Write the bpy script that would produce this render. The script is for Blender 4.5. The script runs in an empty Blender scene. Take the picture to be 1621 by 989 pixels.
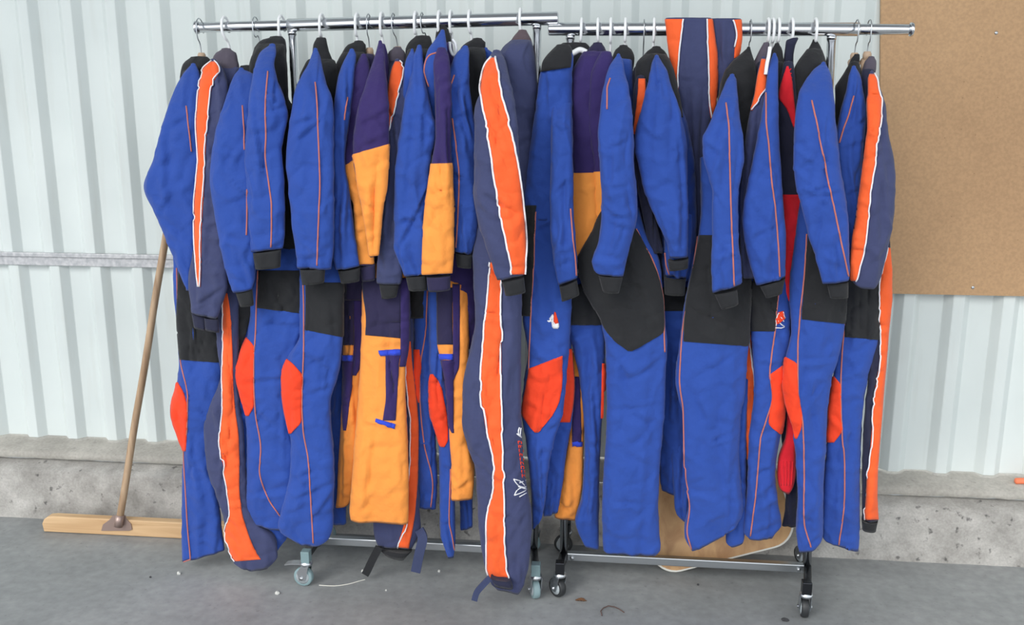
import bpy, bmesh, math, random
from mathutils import Vector, Matrix, noise
from mathutils.bvhtree import BVHTree

# ------------------------------------------------------------------ camera, sky, light, exposure
W, H, F = 1621.0, 989.0, 1507.0
PITCH, YAW, EYE = math.radians(12.9), math.radians(6.16), 1.607
sc = bpy.context.scene
col = sc.collection
cam_d = bpy.data.cameras.new('camera'); cam = bpy.data.objects.new('camera', cam_d); col.objects.link(cam)
cam.location = (0, 0, EYE)
cam.rotation_euler = (math.pi / 2 - PITCH, 0, YAW)
cam_d.sensor_fit = 'HORIZONTAL'; cam_d.sensor_width = 36.0; cam_d.lens = F / W * 36.0
cam_d.clip_start = 0.05
sc.camera = cam
world = bpy.data.worlds.new('sky'); sc.world = world; world.use_nodes = True
wn = world.node_tree.nodes; wl = world.node_tree.links
bg = wn['Background']; bg.inputs['Color'].default_value = (0.93, 0.97, 1.0, 1); bg.inputs['Strength'].default_value = 1.5
sun_d = bpy.data.lights.new('sun', 'SUN'); sun = bpy.data.objects.new('sun', sun_d); col.objects.link(sun)
sun_d.energy = 1.2; sun_d.angle = math.radians(30); sun_d.color = (1.0, 0.97, 0.93)
sun.rotation_euler = (math.radians(58), 0, math.radians(-28))
sc.view_settings.view_transform = 'Standard'
try: sc.view_settings.look = 'None'
except Exception: pass
sc.view_settings.gamma = 1.0
sc.view_settings.use_curve_mapping = False
sc.view_settings.exposure = 0.24

# ------------------------------------------------------------------ geometry of the view: pixel -> point of a plane Y = const
RC = cam.rotation_euler.to_matrix()
CAM = Vector((0, 0, EYE))
def ray(px, py):
    return (RC @ Vector(((px - W / 2) / F, -(py - H / 2) / F, -1.0))).normalized()
def at(px, py, Y):
    d = ray(px, py)
    return CAM + d * (Y / d.y)
def at_z(px, py, z):
    d = ray(px, py)
    return CAM + d * ((z - EYE) / d.z)
YR = 2.98            # the rails run along X at this depth
YK = 3.22            # front of the concrete kerb
YW = 3.40            # metal wall

# ------------------------------------------------------------------ materials
MATS = {}
def new_mat(name):
    m = bpy.data.materials.new(name); m.use_nodes = True
    MATS[name] = m
    return m, m.node_tree.nodes, m.node_tree.links, m.node_tree.nodes['Principled BSDF']
def lin(c):
    return tuple(((v / 255) / 12.92 if v / 255 <= 0.04045 else ((v / 255 + 0.055) / 1.055) ** 2.4) for v in c)
def cloth(name, rgb, rough=0.88, var=0.12, weave=900, bump=0.25):
    m, n, l, p = new_mat(name)
    c = lin(rgb)
    tc = n.new('ShaderNodeTexCoord')
    no = n.new('ShaderNodeTexNoise'); no.inputs['Scale'].default_value = 9; no.inputs['Detail'].default_value = 6
    l.new(tc.outputs['Object'], no.inputs['Vector'])
    mx = n.new('ShaderNodeMix'); mx.data_type = 'RGBA'
    mx.inputs['A'].default_value = tuple(v * (1 - var) for v in c) + (1,)
    mx.inputs['B'].default_value = tuple(min(1, v * (1 + var) + 0.004) for v in c) + (1,)
    l.new(no.outputs['Fac'], mx.inputs['Factor']); l.new(mx.outputs['Result'], p.inputs['Base Color'])
    p.inputs['Roughness'].default_value = rough
    p.inputs['Specular IOR Level'].default_value = 0.25
    p.inputs['Sheen Weight'].default_value = 0.12; p.inputs['Sheen Roughness'].default_value = 0.5
    wv = n.new('ShaderNodeTexNoise'); wv.inputs['Scale'].default_value = weave; wv.inputs['Detail'].default_value = 1
    l.new(tc.outputs['Object'], wv.inputs['Vector'])
    w2 = n.new('ShaderNodeTexNoise'); w2.inputs['Scale'].default_value = 45; w2.inputs['Detail'].default_value = 4
    l.new(tc.outputs['Object'], w2.inputs['Vector'])
    b1 = n.new('ShaderNodeBump'); b1.inputs['Strength'].default_value = bump; b1.inputs['Distance'].default_value = 0.002
    b2 = n.new('ShaderNodeBump'); b2.inputs['Strength'].default_value = 0.55; b2.inputs['Distance'].default_value = 0.006
    l.new(wv.outputs['Fac'], b1.inputs['Height']); l.new(w2.outputs['Fac'], b2.inputs['Height'])
    l.new(b2.outputs['Normal'], b1.inputs['Normal']); l.new(b1.outputs['Normal'], p.inputs['Normal'])
    return m
cloth('blue', (42, 75, 157))
cloth('black', (36, 37, 40), var=0.2)
cloth('navy', (62, 68, 104))
cloth('dark_navy', (38, 40, 62))
cloth('purple', (52, 40, 96))
cloth('dark_purple', (42, 38, 70))
cloth('amber', (251, 154, 70))
cloth('orange', (246, 98, 44), rough=0.7)
cloth('red', (236, 66, 30), rough=0.75)
cloth('crimson', (222, 34, 48))
cloth('grey_collar', (86, 80, 92))
cloth('brown_collar', (92, 78, 84))
cloth('trim_blue', (50, 76, 210))
cloth('piping_orange', (192, 112, 102), rough=0.6)
cloth('piping_white', (236, 236, 240), rough=0.6)
cloth('strap_navy', (58, 66, 98))
def plain(name, rgb, rough=0.5, metal=0.0, spec=0.5, var=0.0, scale=20):
    m, n, l, p = new_mat(name)
    c = lin(rgb)
    p.inputs['Base Color'].default_value = c + (1,)
    p.inputs['Roughness'].default_value = rough; p.inputs['Metallic'].default_value = metal
    p.inputs['Specular IOR Level'].default_value = spec
    if var:
        tc = n.new('ShaderNodeTexCoord'); no = n.new('ShaderNodeTexNoise'); no.inputs['Scale'].default_value = scale
        no.inputs['Detail'].default_value = 5
        l.new(tc.outputs['Object'], no.inputs['Vector'])
        mx = n.new('ShaderNodeMix'); mx.data_type = 'RGBA'
        mx.inputs['A'].default_value = tuple(v * (1 - var) for v in c) + (1,)
        mx.inputs['B'].default_value = tuple(min(1, v * (1 + var)) for v in c) + (1,)
        l.new(no.outputs['Fac'], mx.inputs['Factor']); l.new(mx.outputs['Result'], p.inputs['Base Color'])
    return m
plain('chrome', (214, 216, 220), 0.16, 1.0)
plain('zinc', (190, 194, 198), 0.34, 1.0)
plain('dark_steel', (70, 72, 76), 0.25, 1.0)
plain('white_plastic', (240, 242, 244), 0.35)
plain('grey_plastic', (122, 146, 150), 0.5)
plain('wheel_grey', (134, 158, 162), 0.55)
plain('wheel_black', (44, 46, 48), 0.5)
plain('wheel_hub', (170, 178, 182), 0.4)
plain('hanger_wood', (186, 160, 136), 0.55, var=0.12, scale=60)
plain('edge_white', (226, 224, 214), 0.45)
plain('leaf_brown', (112, 78, 52), 0.8, var=0.3, scale=80)
plain('stone_white', (205, 205, 200), 0.8, var=0.1, scale=90)
plain('twig_brown', (92, 70, 64), 0.8)
plain('dark_bit', (60, 60, 62), 0.8)
plain('broom_metal', (170, 148, 140), 0.38, 0.6)
plain('bristle', (120, 84, 66), 0.9)
plain('plastic_orange', (240, 130, 90), 0.5)

def wood(name, light, dark, scale, axis='X', rough=0.55):
    m, n, l, p = new_mat(name)
    tc = n.new('ShaderNodeTexCoord'); mp = n.new('ShaderNodeMapping')
    s = {'X': (0.35, 5, 5), 'Y': (5, .35, 5), 'Z': (5, 5, .35)}[axis]
    mp.inputs['Scale'].default_value = s
    l.new(tc.outputs['Object'], mp.inputs['Vector'])
    no = n.new('ShaderNodeTexNoise'); no.inputs['Scale'].default_value = scale; no.inputs['Detail'].default_value = 7
    no.inputs['Distortion'].default_value = 0.8
    l.new(mp.outputs['Vector'], no.inputs['Vector'])
    cr = n.new('ShaderNodeValToRGB')
    cr.color_ramp.elements[0].position = 0.34; cr.color_ramp.elements[0].color = lin(dark) + (1,)
    cr.color_ramp.elements[1].position = 0.62; cr.color_ramp.elements[1].color = lin(light) + (1,)
    l.new(no.outputs['Fac'], cr.inputs['Fac']); l.new(cr.outputs['Color'], p.inputs['Base Color'])
    p.inputs['Roughness'].default_value = rough
    return m
wood('broom_wood', (214, 180, 138), (192, 154, 112), 6, 'X')
wood('handle_wood', (186, 158, 128), (150, 120, 92), 8, 'Z')
wood('panel_wood', (204, 160, 110), (176, 130, 84), 4.2, 'Z', 0.45)

def board_mat():
    m, n, l, p = new_mat('hardboard')
    tc = n.new('ShaderNodeTexCoord')
    a = n.new('ShaderNodeTexNoise'); a.inputs['Scale'].default_value = 2.2; a.inputs['Detail'].default_value = 8
    b = n.new('ShaderNodeTexNoise'); b.inputs['Scale'].default_value = 110; b.inputs['Detail'].default_value = 3
    v = n.new('ShaderNodeTexVoronoi'); v.inputs['Scale'].default_value = 26
    for t in (a, b, v): l.new(tc.outputs['Object'], t.inputs['Vector'])
    r1 = n.new('ShaderNodeValToRGB')
    r1.color_ramp.elements[0].position = .3; r1.color_ramp.elements[0].color = lin((176, 140, 104)) + (1,)
    r1.color_ramp.elements[1].position = .7; r1.color_ramp.elements[1].color = lin((194, 157, 118)) + (1,)
    l.new(a.outputs['Fac'], r1.inputs['Fac'])
    r2 = n.new('ShaderNodeValToRGB')
    r2.color_ramp.elements[0].position = .35; r2.color_ramp.elements[0].color = (.86, .86, .86, 1)
    r2.color_ramp.elements[1].position = .65; r2.color_ramp.elements[1].color = (1, 1, 1, 1)
    l.new(b.outputs['Fac'], r2.inputs['Fac'])
    r3 = n.new('ShaderNodeValToRGB')
    r3.color_ramp.elements[0].position = .035; r3.color_ramp.elements[0].color = (.55, .5, .48, 1)
    r3.color_ramp.elements[1].position = .07; r3.color_ramp.elements[1].color = (1, 1, 1, 1)
    l.new(v.outputs['Distance'], r3.inputs['Fac'])
    m1 = n.new('ShaderNodeMix'); m1.data_type = 'RGBA'; m1.blend_type = 'MULTIPLY'; m1.inputs['Factor'].default_value = 1
    m2 = n.new('ShaderNodeMix'); m2.data_type = 'RGBA'; m2.blend_type = 'MULTIPLY'; m2.inputs['Factor'].default_value = .6
    l.new(r1.outputs['Color'], m1.inputs['A']); l.new(r2.outputs['Color'], m1.inputs['B'])
    l.new(m1.outputs['Result'], m2.inputs['A']); l.new(r3.outputs['Color'], m2.inputs['B'])
    l.new(m2.outputs['Result'], p.inputs['Base Color'])
    p.inputs['Roughness'].default_value = .75
board_mat()

def sheet_mat():
    m, n, l, p = new_mat('wall_sheet')
    tc = n.new('ShaderNodeTexCoord')
    a = n.new('ShaderNodeTexNoise'); a.inputs['Scale'].default_value = 1.6; a.inputs['Detail'].default_value = 6
    mp = n.new('ShaderNodeMapping'); mp.inputs['Scale'].default_value = (6, 6, .6)
    b = n.new('ShaderNodeTexNoise'); b.inputs['Scale'].default_value = 4; b.inputs['Detail'].default_value = 5
    l.new(tc.outputs['Object'], a.inputs['Vector']); l.new(tc.outputs['Object'], mp.inputs['Vector']); l.new(mp.outputs['Vector'], b.inputs['Vector'])
    r = n.new('ShaderNodeValToRGB')
    r.color_ramp.elements[0].position = .25; r.color_ramp.elements[0].color = lin((204, 212, 211)) + (1,)
    r.color_ramp.elements[1].position = .7; r.color_ramp.elements[1].color = lin((221, 228, 226)) + (1,)
    l.new(a.outputs['Fac'], r.inputs['Fac'])
    r2 = n.new('ShaderNodeValToRGB')
    r2.color_ramp.elements[0].position = .2; r2.color_ramp.elements[0].color = (.9, .88, .86, 1)
    r2.color_ramp.elements[1].position = .45; r2.color_ramp.elements[1].color = (1, 1, 1, 1)
    l.new(b.outputs['Fac'], r2.inputs['Fac'])
    mx = n.new('ShaderNodeMix'); mx.data_type = 'RGBA'; mx.blend_type = 'MULTIPLY'; mx.inputs['Factor'].default_value = .7
    l.new(r.outputs['Color'], mx.inputs['A']); l.new(r2.outputs['Color'], mx.inputs['B'])
    l.new(mx.outputs['Result'], p.inputs['Base Color'])
    p.inputs['Roughness'].default_value = .42; p.inputs['Specular IOR Level'].default_value = .45
sheet_mat()
def galv_mat():
    m, n, l, p = new_mat('galvanised')
    tc = n.new('ShaderNodeTexCoord')
    v = n.new('ShaderNodeTexNoise'); v.inputs['Scale'].default_value = 60; v.inputs['Detail'].default_value = 5
    l.new(tc.outputs['Object'], v.inputs['Vector'])
    r = n.new('ShaderNodeValToRGB')
    r.color_ramp.elements[0].position = .35; r.color_ramp.elements[0].color = lin((172, 174, 178)) + (1,)
    r.color_ramp.elements[1].position = .65; r.color_ramp.elements[1].color = lin((204, 204, 206)) + (1,)
    l.new(v.outputs['Fac'], r.inputs['Fac']); l.new(r.outputs['Color'], p.inputs['Base Color'])
    p.inputs['Roughness'].default_value = .5; p.inputs['Metallic'].default_value = .3
galv_mat()
def concrete(name, c0, c1, scale, pits, spot=0.5, rough=.9, bump=.5):
    m, n, l, p = new_mat(name)
    tc = n.new('ShaderNodeTexCoord')
    a = n.new('ShaderNodeTexNoise'); a.inputs['Scale'].default_value = scale; a.inputs['Detail'].default_value = 9; a.inputs['Roughness'].default_value = .62
    b = n.new('ShaderNodeTexNoise'); b.inputs['Scale'].default_value = scale * 24; b.inputs['Detail'].default_value = 4
    c = n.new('ShaderNodeTexNoise'); c.inputs['Scale'].default_value = pits; c.inputs['Detail'].default_value = 3
    for t in (a, b, c): l.new(tc.outputs['Object'], t.inputs['Vector'])
    r = n.new('ShaderNodeValToRGB')
    r.color_ramp.elements[0].position = .3; r.color_ramp.elements[0].color = lin(c0) + (1,)
    r.color_ramp.elements[1].position = .7; r.color_ramp.elements[1].color = lin(c1) + (1,)
    l.new(a.outputs['Fac'], r.inputs['Fac'])
    r2 = n.new('ShaderNodeValToRGB')
    r2.color_ramp.elements[0].position = .27; r2.color_ramp.elements[0].color = (.35, .35, .36, 1)
    r2.color_ramp.elements[1].position = .36; r2.color_ramp.elements[1].color = (1, 1, 1, 1)
    l.new(c.outputs['Fac'], r2.inputs['Fac'])
    r3 = n.new('ShaderNodeValToRGB')
    r3.color_ramp.elements[0].position = .3; r3.color_ramp.elements[0].color = (.86, .86, .86, 1)
    r3.color_ramp.elements[1].position = .7; r3.color_ramp.elements[1].color = (1.06, 1.06, 1.06, 1)
    l.new(b.outputs['Fac'], r3.inputs['Fac'])
    m1 = n.new('ShaderNodeMix'); m1.data_type = 'RGBA'; m1.blend_type = 'MULTIPLY'; m1.inputs['Factor'].default_value = spot
    m2 = n.new('ShaderNodeMix'); m2.data_type = 'RGBA'; m2.blend_type = 'MULTIPLY'; m2.inputs['Factor'].default_value = 1
    l.new(r.outputs['Color'], m1.inputs['A']); l.new(r2.outputs['Color'], m1.inputs['B'])
    l.new(m1.outputs['Result'], m2.inputs['A']); l.new(r3.outputs['Color'], m2.inputs['B'])
    l.new(m2.outputs['Result'], p.inputs['Base Color'])
    bp = n.new('ShaderNodeBump'); bp.inputs['Strength'].default_value = bump; bp.inputs['Distance'].default_value = .006
    l.new(m2.outputs['Result'], bp.inputs['Height']); l.new(bp.outputs['Normal'], p.inputs['Normal'])
    p.inputs['Roughness'].default_value = rough
concrete('floor_concrete', (124, 127, 128), (164, 166, 166), 1.3, 55, .3, .62, .12)
concrete('kerb_concrete', (128, 125, 120), (200, 197, 192), 5.5, 34, .95, .92, .9)
concrete('sill_concrete', (146, 143, 136), (186, 182, 174), 4.0, 40, .3, .9, .4)

# ------------------------------------------------------------------ object helpers
def mesh_obj(name, verts, faces, mat, parent=None, smooth=True, origin=None):
    me = bpy.data.meshes.new(name)
    o3 = parent_origin(parent) if origin is None else origin
    me.from_pydata([tuple(Vector(v) - o3) for v in verts], [], faces)
    if smooth:
        me.polygons.foreach_set('use_smooth', [True] * len(me.polygons))
    me.materials.append(MATS[mat])
    me.update()
    o = bpy.data.objects.new(name, me); col.objects.link(o)
    if parent: o.parent = parent
    if origin is not None: o.location = origin - parent_origin(parent)
    return o
ORIG = {}
def parent_origin(p):
    v = Vector((0, 0, 0))
    while p is not None:
        v = v + p.location; p = p.parent
    return v
def empty(name, loc):
    o = bpy.data.objects.new(name, None); col.objects.link(o); o.location = loc
    o.empty_display_size = .1
    return o
def tag(o, label=None, cat=None, group=None, kind=None):
    if label: o['label'] = label
    if cat: o['category'] = cat
    if group: o['group'] = group
    if kind: o['kind'] = kind
    return o
def box_vf(x0, x1, y0, y1, z0, z1):
    v = [(x0, y0, z0), (x1, y0, z0), (x1, y1, z0), (x0, y1, z0), (x0, y0, z1), (x1, y0, z1), (x1, y1, z1), (x0, y1, z1)]
    f = [(0, 3, 2, 1), (4, 5, 6, 7), (0, 1, 5, 4), (1, 2, 6, 5), (2, 3, 7, 6), (3, 0, 4, 7)]
    return v, f
def bevel_obj(o, w, seg=2):
    bm = bmesh.new(); bm.from_mesh(o.data)
    bmesh.ops.bevel(bm, geom=bm.edges[:], offset=w, segments=seg, affect='EDGES', profile=.5, clamp_overlap=True)
    bm.to_mesh(o.data); bm.free()
    for p in o.data.polygons: p.use_smooth = False
    return o
def box(name, x0, x1, y0, y1, z0, z1, mat, parent=None, bev=0.0):
    v, f = box_vf(x0, x1, y0, y1, z0, z1)
    o = mesh_obj(name, v, f, mat, parent, False)
    if bev: bevel_obj(o, bev)
    return o
def frame(t):
    t = t.normalized()
    u = t.cross(Vector((0, 1, 0)))
    if u.length < .1: u = t.cross(Vector((1, 0, 0)))
    u.normalize()
    return u, t.cross(u).normalized()
def tube_vf(pts, rad, seg=10, flat=1.0):
    pts = [Vector(p) for p in pts]; V = []; Fc = []
    n = len(pts)
    u = None
    for i, p in enumerate(pts):
        t = (pts[min(i + 1, n - 1)] - pts[max(i - 1, 0)]).normalized()
        if u is None: u, w = frame(t)
        else:
            u = (u - t * u.dot(t))
            u = u.normalized() if u.length > 1e-6 else frame(t)[0]
            w = t.cross(u).normalized()
        r = rad[i] if isinstance(rad, (list, tuple)) else rad
        for k in range(seg):
            a = 2 * math.pi * k / seg
            V.append(p + u * (r * math.cos(a)) + w * (r * flat * math.sin(a)))
    for i in range(n - 1):
        for k in range(seg):
            a, b = i * seg + k, i * seg + (k + 1) % seg
            Fc.append((a, b, b + seg, a + seg))
    Fc.append(tuple(range(seg))[::-1]); Fc.append(tuple((n - 1) * seg + k for k in range(seg)))
    return V, Fc
def tube(name, pts, rad, mat, parent=None, seg=10, flat=1.0):
    v, f = tube_vf(pts, rad, seg, flat)
    return mesh_obj(name, v, f, mat, parent)
def smooth_path(pts, n=8):
    pts = [Vector(p) for p in pts]; out = []
    for i in range(len(pts) - 1):
        p0, p1, p2, p3 = pts[max(i - 1, 0)], pts[i], pts[i + 1], pts[min(i + 2, len(pts) - 1)]
        for k in range(n):
            t = k / n
            out.append(.5 * ((2 * p1) + (p2 - p0) * t + (2 * p0 - 5 * p1 + 4 * p2 - p3) * t * t + (3 * p1 - p0 - 3 * p2 + p3) * t ** 3))
    out.append(pts[-1])
    return out
def lathe_vf(prof, c, axis, seg=28):
    axis = Vector(axis).normalized(); u, w = frame(axis); c = Vector(c); V = []; Fc = []
    for (r, h) in prof:
        for k in range(seg):
            a = 2 * math.pi * k / seg
            V.append(c + axis * h + u * (r * math.cos(a)) + w * (r * math.sin(a)))
    for i in range(len(prof) - 1):
        for k in range(seg):
            a, b = i * seg + k, i * seg + (k + 1) % seg
            Fc.append((a, b, b + seg, a + seg))
    Fc.append(tuple(range(seg))[::-1]); Fc.append(tuple((len(prof) - 1) * seg + k for k in range(seg)))
    return V, Fc
def lathe(name, prof, c, axis, mat, parent=None, seg=28):
    v, f = lathe_vf(prof, c, axis, seg)
    return mesh_obj(name, v, f, mat, parent)
def prism(name, poly, y0, y1, mat, parent=None):
    """outline in XZ, extruded between two depths"""
    n = len(poly)
    v = [(x, y0, z) for x, z in poly] + [(x, y1, z) for x, z in poly]
    f = [tuple(range(n)), tuple(range(2 * n - 1, n - 1, -1))] + [(i, i + n, (i + 1) % n + n, (i + 1) % n) for i in range(n)]
    return mesh_obj(name, v, f, mat, parent, False)

# ------------------------------------------------------------------ structure: floor, kerb, metal wall
def grid_floor():
    o = mesh_obj('floor', [(-9, -9, 0), (9, -9, 0), (9, 3.9, 0), (-9, 3.9, 0)], [(0, 1, 2, 3)], 'floor_concrete', None, False)
    tag(o, kind='structure')
grid_floor()
def z_at(px, py, Y): return at(px, py, Y).z
ZS = z_at(0, 686, YW)                     # bottom of the metal sheet on the left
ZSR = z_at(1480, 760, YW)
def corrugated(name, x0, x1, z0, z1, Y, parent=None, pitch=.166, depth=.027, phase=0.0):
    prof = []
    k = math.floor((x0 - phase) / pitch)
    while phase + k * pitch < x1:
        b = phase + k * pitch
        prof += [(b, 0), (b + .074, 0), (b + .077, -.001), (b + .101, -depth + .001), (b + .104, -depth), (b + .136, -depth), (b + .139, -depth + .001), (b + .1635, -.001)]
        k += 1
    prof = [(x, y) for x, y in prof if x0 <= x <= x1]
    V = []; Fc = []
    n = len(prof)
    zs = [z0, z1]
    for z in zs:
        for x, y in prof: V.append((x, Y + y, z))
    for i in range(n - 1): Fc.append((i, i + 1, i + 1 + n, i + n))
    # returned thickness behind the sheet
    for z in zs:
        for x, y in prof: V.append((x, Y + y + .0016, z))
    for i in range(n - 1): Fc.append((2 * n + i, 3 * n + i, 3 * n + i + 1, 2 * n + i + 1)); Fc.append((i, 2 * n + i, 2 * n + i + 1, i + 1))
    return mesh_obj(name, V, Fc, 'wall_sheet', parent, False)
ZG0, ZG1 = z_at(120, 419, YW), z_at(120, 400, YW)
PH = at(127, 80, YW - .013).x - .150
wall = corrugated('wall_back', -8, 8, ZG1 - .004, 3.9, YW, None, phase=PH); tag(wall, kind='structure')
low = corrugated('lower_sheet', -8, 8, ZS, ZG0 + .02, YW + .004, wall, phase=PH + .012)
g = box('girt_rail', -8, 8, YW - .030, YW + .0, ZG0, ZG1, 'galvanised', wall, .002)
g2 = box('girt_lip', -8, 8, YW - .040, YW - .024, ZG1 - .012, ZG1 + .004, 'galvanised', wall, .002)
# unseen roof added to block light from above, open on the camera side
rf = box('added_roof', -9, 9, .4, 3.9, 3.9, 3.96, 'galvanised'); tag(rf, kind='structure')
# kerb: lower upstand with a rough, sloping face and a cast sill on top of it
def kerb():
    random.seed(4)
    zk = z_at(0, 740, YK + .01)
    prof = [(YK - .008, 0), (YK, .03), (YK + .004, zk * .5), (YK + .008, zk - .012), (YK + .02, zk), (YK + .075, zk + .012), (YK + .09, zk + .012)]
    V = []; Fc = []; nx = 400; n = len(prof)
    for i in range(nx + 1):
        x = -5 + 10 * i / nx
        for j, (y, z) in enumerate(prof):
            k = .006 if 0 < j < 5 else .003
            e = noise.noise(Vector((x * 9, j * 3.1, 2))) * k + noise.noise(Vector((x * 30, j * 5.1, 7))) * k * .8
            V.append((x, y + e, max(0, z + (e * .6 if j > 0 else 0))))
    for i in range(nx):
        for j in range(n - 1):
            a = i * n + j
            Fc.append((a, a + n, a + n + 1, a + 1))
    o = mesh_obj('trim_1', V, Fc, 'kerb_concrete'); tag(o, kind='structure')
    zs0 = zk + .024
    prof = [(YK + .062, zs0), (YK + .058, zs0 + .008), (YK + .06, ZS - .030), (YK + .07, ZS - .020), (YW + .02, ZS - .004)]
    V = []; Fc = []; n = len(prof)
    for i in range(nx + 1):
        x = -5 + 10 * i / nx
        for j, (y, z) in enumerate(prof):
            e = noise.noise(Vector((x * 5, j * 3.1, 12))) * .002 + noise.noise(Vector((x * 24, j * 4.1, 17))) * .0025
            V.append((x, y + e, z + e))
    for i in range(nx):
        for j in range(n - 1):
            a = i * n + j
            Fc.append((a, a + n, a + n + 1, a + 1))
    mesh_obj('sill', V, Fc, 'sill_concrete', o)
kerb()

# hardboard panel on the right
def hardboard():
    Y = YW - .028
    p = [at(1393, -20, Y), at(1389, 463, Y), at(1640, 467, Y), at(1640, -20, Y)]
    w = p[2].x + .55
    poly = [(p[0].x, 2.2), (p[1].x, p[1].z), (w, p[2].z - .001), (w, 2.2)]
    # left edge follows a straight line from bottom to top
    dx = (p[0].x - p[1].x) / (p[0].z - p[1].z)
    poly[0] = (p[1].x + dx * (2.2 - p[1].z), 2.2)
    root = prism('hardboard_panel', poly, Y - .014, Y - .002, 'hardboard')
    tag(root, 'large brown hardboard panel screwed to the white metal wall', 'board')
    for px, py in ((1577, 52), (1540, 455), (1446, 228), (1560, 500 - 40)):
        if (px, py) == (1446, 228) or (px, py) == (1560, 460): continue
        c = at(px, py, Y - .014)
        lathe('screw', [(.0058, 0), (.0052, .0016), (.002, .0024)], c, (0, -1, 0), 'zinc', root, 14)
hardboard()

# ------------------------------------------------------------------ garment lofts
def pchip(us, ys, x):
    n = len(us)
    if n == 2:
        return [ys[0] + (ys[1] - ys[0]) * (q - us[0]) / (us[1] - us[0]) for q in x]
    h = [us[i + 1] - us[i] for i in range(n - 1)]
    dl = [(ys[i + 1] - ys[i]) / h[i] for i in range(n - 1)]
    m = [0] * n
    m[0], m[-1] = dl[0], dl[-1]
    for i in range(1, n - 1):
        if dl[i - 1] * dl[i] > 0:
            w1, w2 = 2 * h[i] + h[i - 1], h[i] + 2 * h[i - 1]
            m[i] = (w1 + w2) / (w1 / dl[i - 1] + w2 / dl[i])
    out = []; j = 0
    for q in x:
        while j < n - 2 and q > us[j + 1]: j += 1
        t = (q - us[j]) / h[j]
        h00 = (1 + 2 * t) * (1 - t) ** 2; h10 = t * (1 - t) ** 2; h01 = t * t * (3 - 2 * t); h11 = t * t * (t - 1)
        out.append(h00 * ys[j] + h10 * h[j] * m[j] + h01 * ys[j + 1] + h11 * h[j] * m[j + 1])
    return out
def norm_rows(rows):
    out = []
    for r in rows:
        if len(r) == 3: out.append((r[1], r[0], r[2], r[0]))      # (y, xl, xr)
        else: out.append(r)                                        # (xl, yl, xr, yr)
    return out
def resample(rows, step):
    R = norm_rows(rows)
    us = [0.0]
    for a, b in zip(R, R[1:]):
        us.append(us[-1] + max(1.0, math.hypot((a[0] + a[2] - b[0] - b[2]) / 2, (a[1] + a[3] - b[1] - b[3]) / 2)))
    n = max(2, int(us[-1] / step) + 1)
    x = [us[-1] * i / (n - 1) for i in range(n)]
    cols = [pchip(us, [r[k] for r in R], x) for k in range(4)]
    return list(zip(*cols)), x
SEED = [0]
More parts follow.
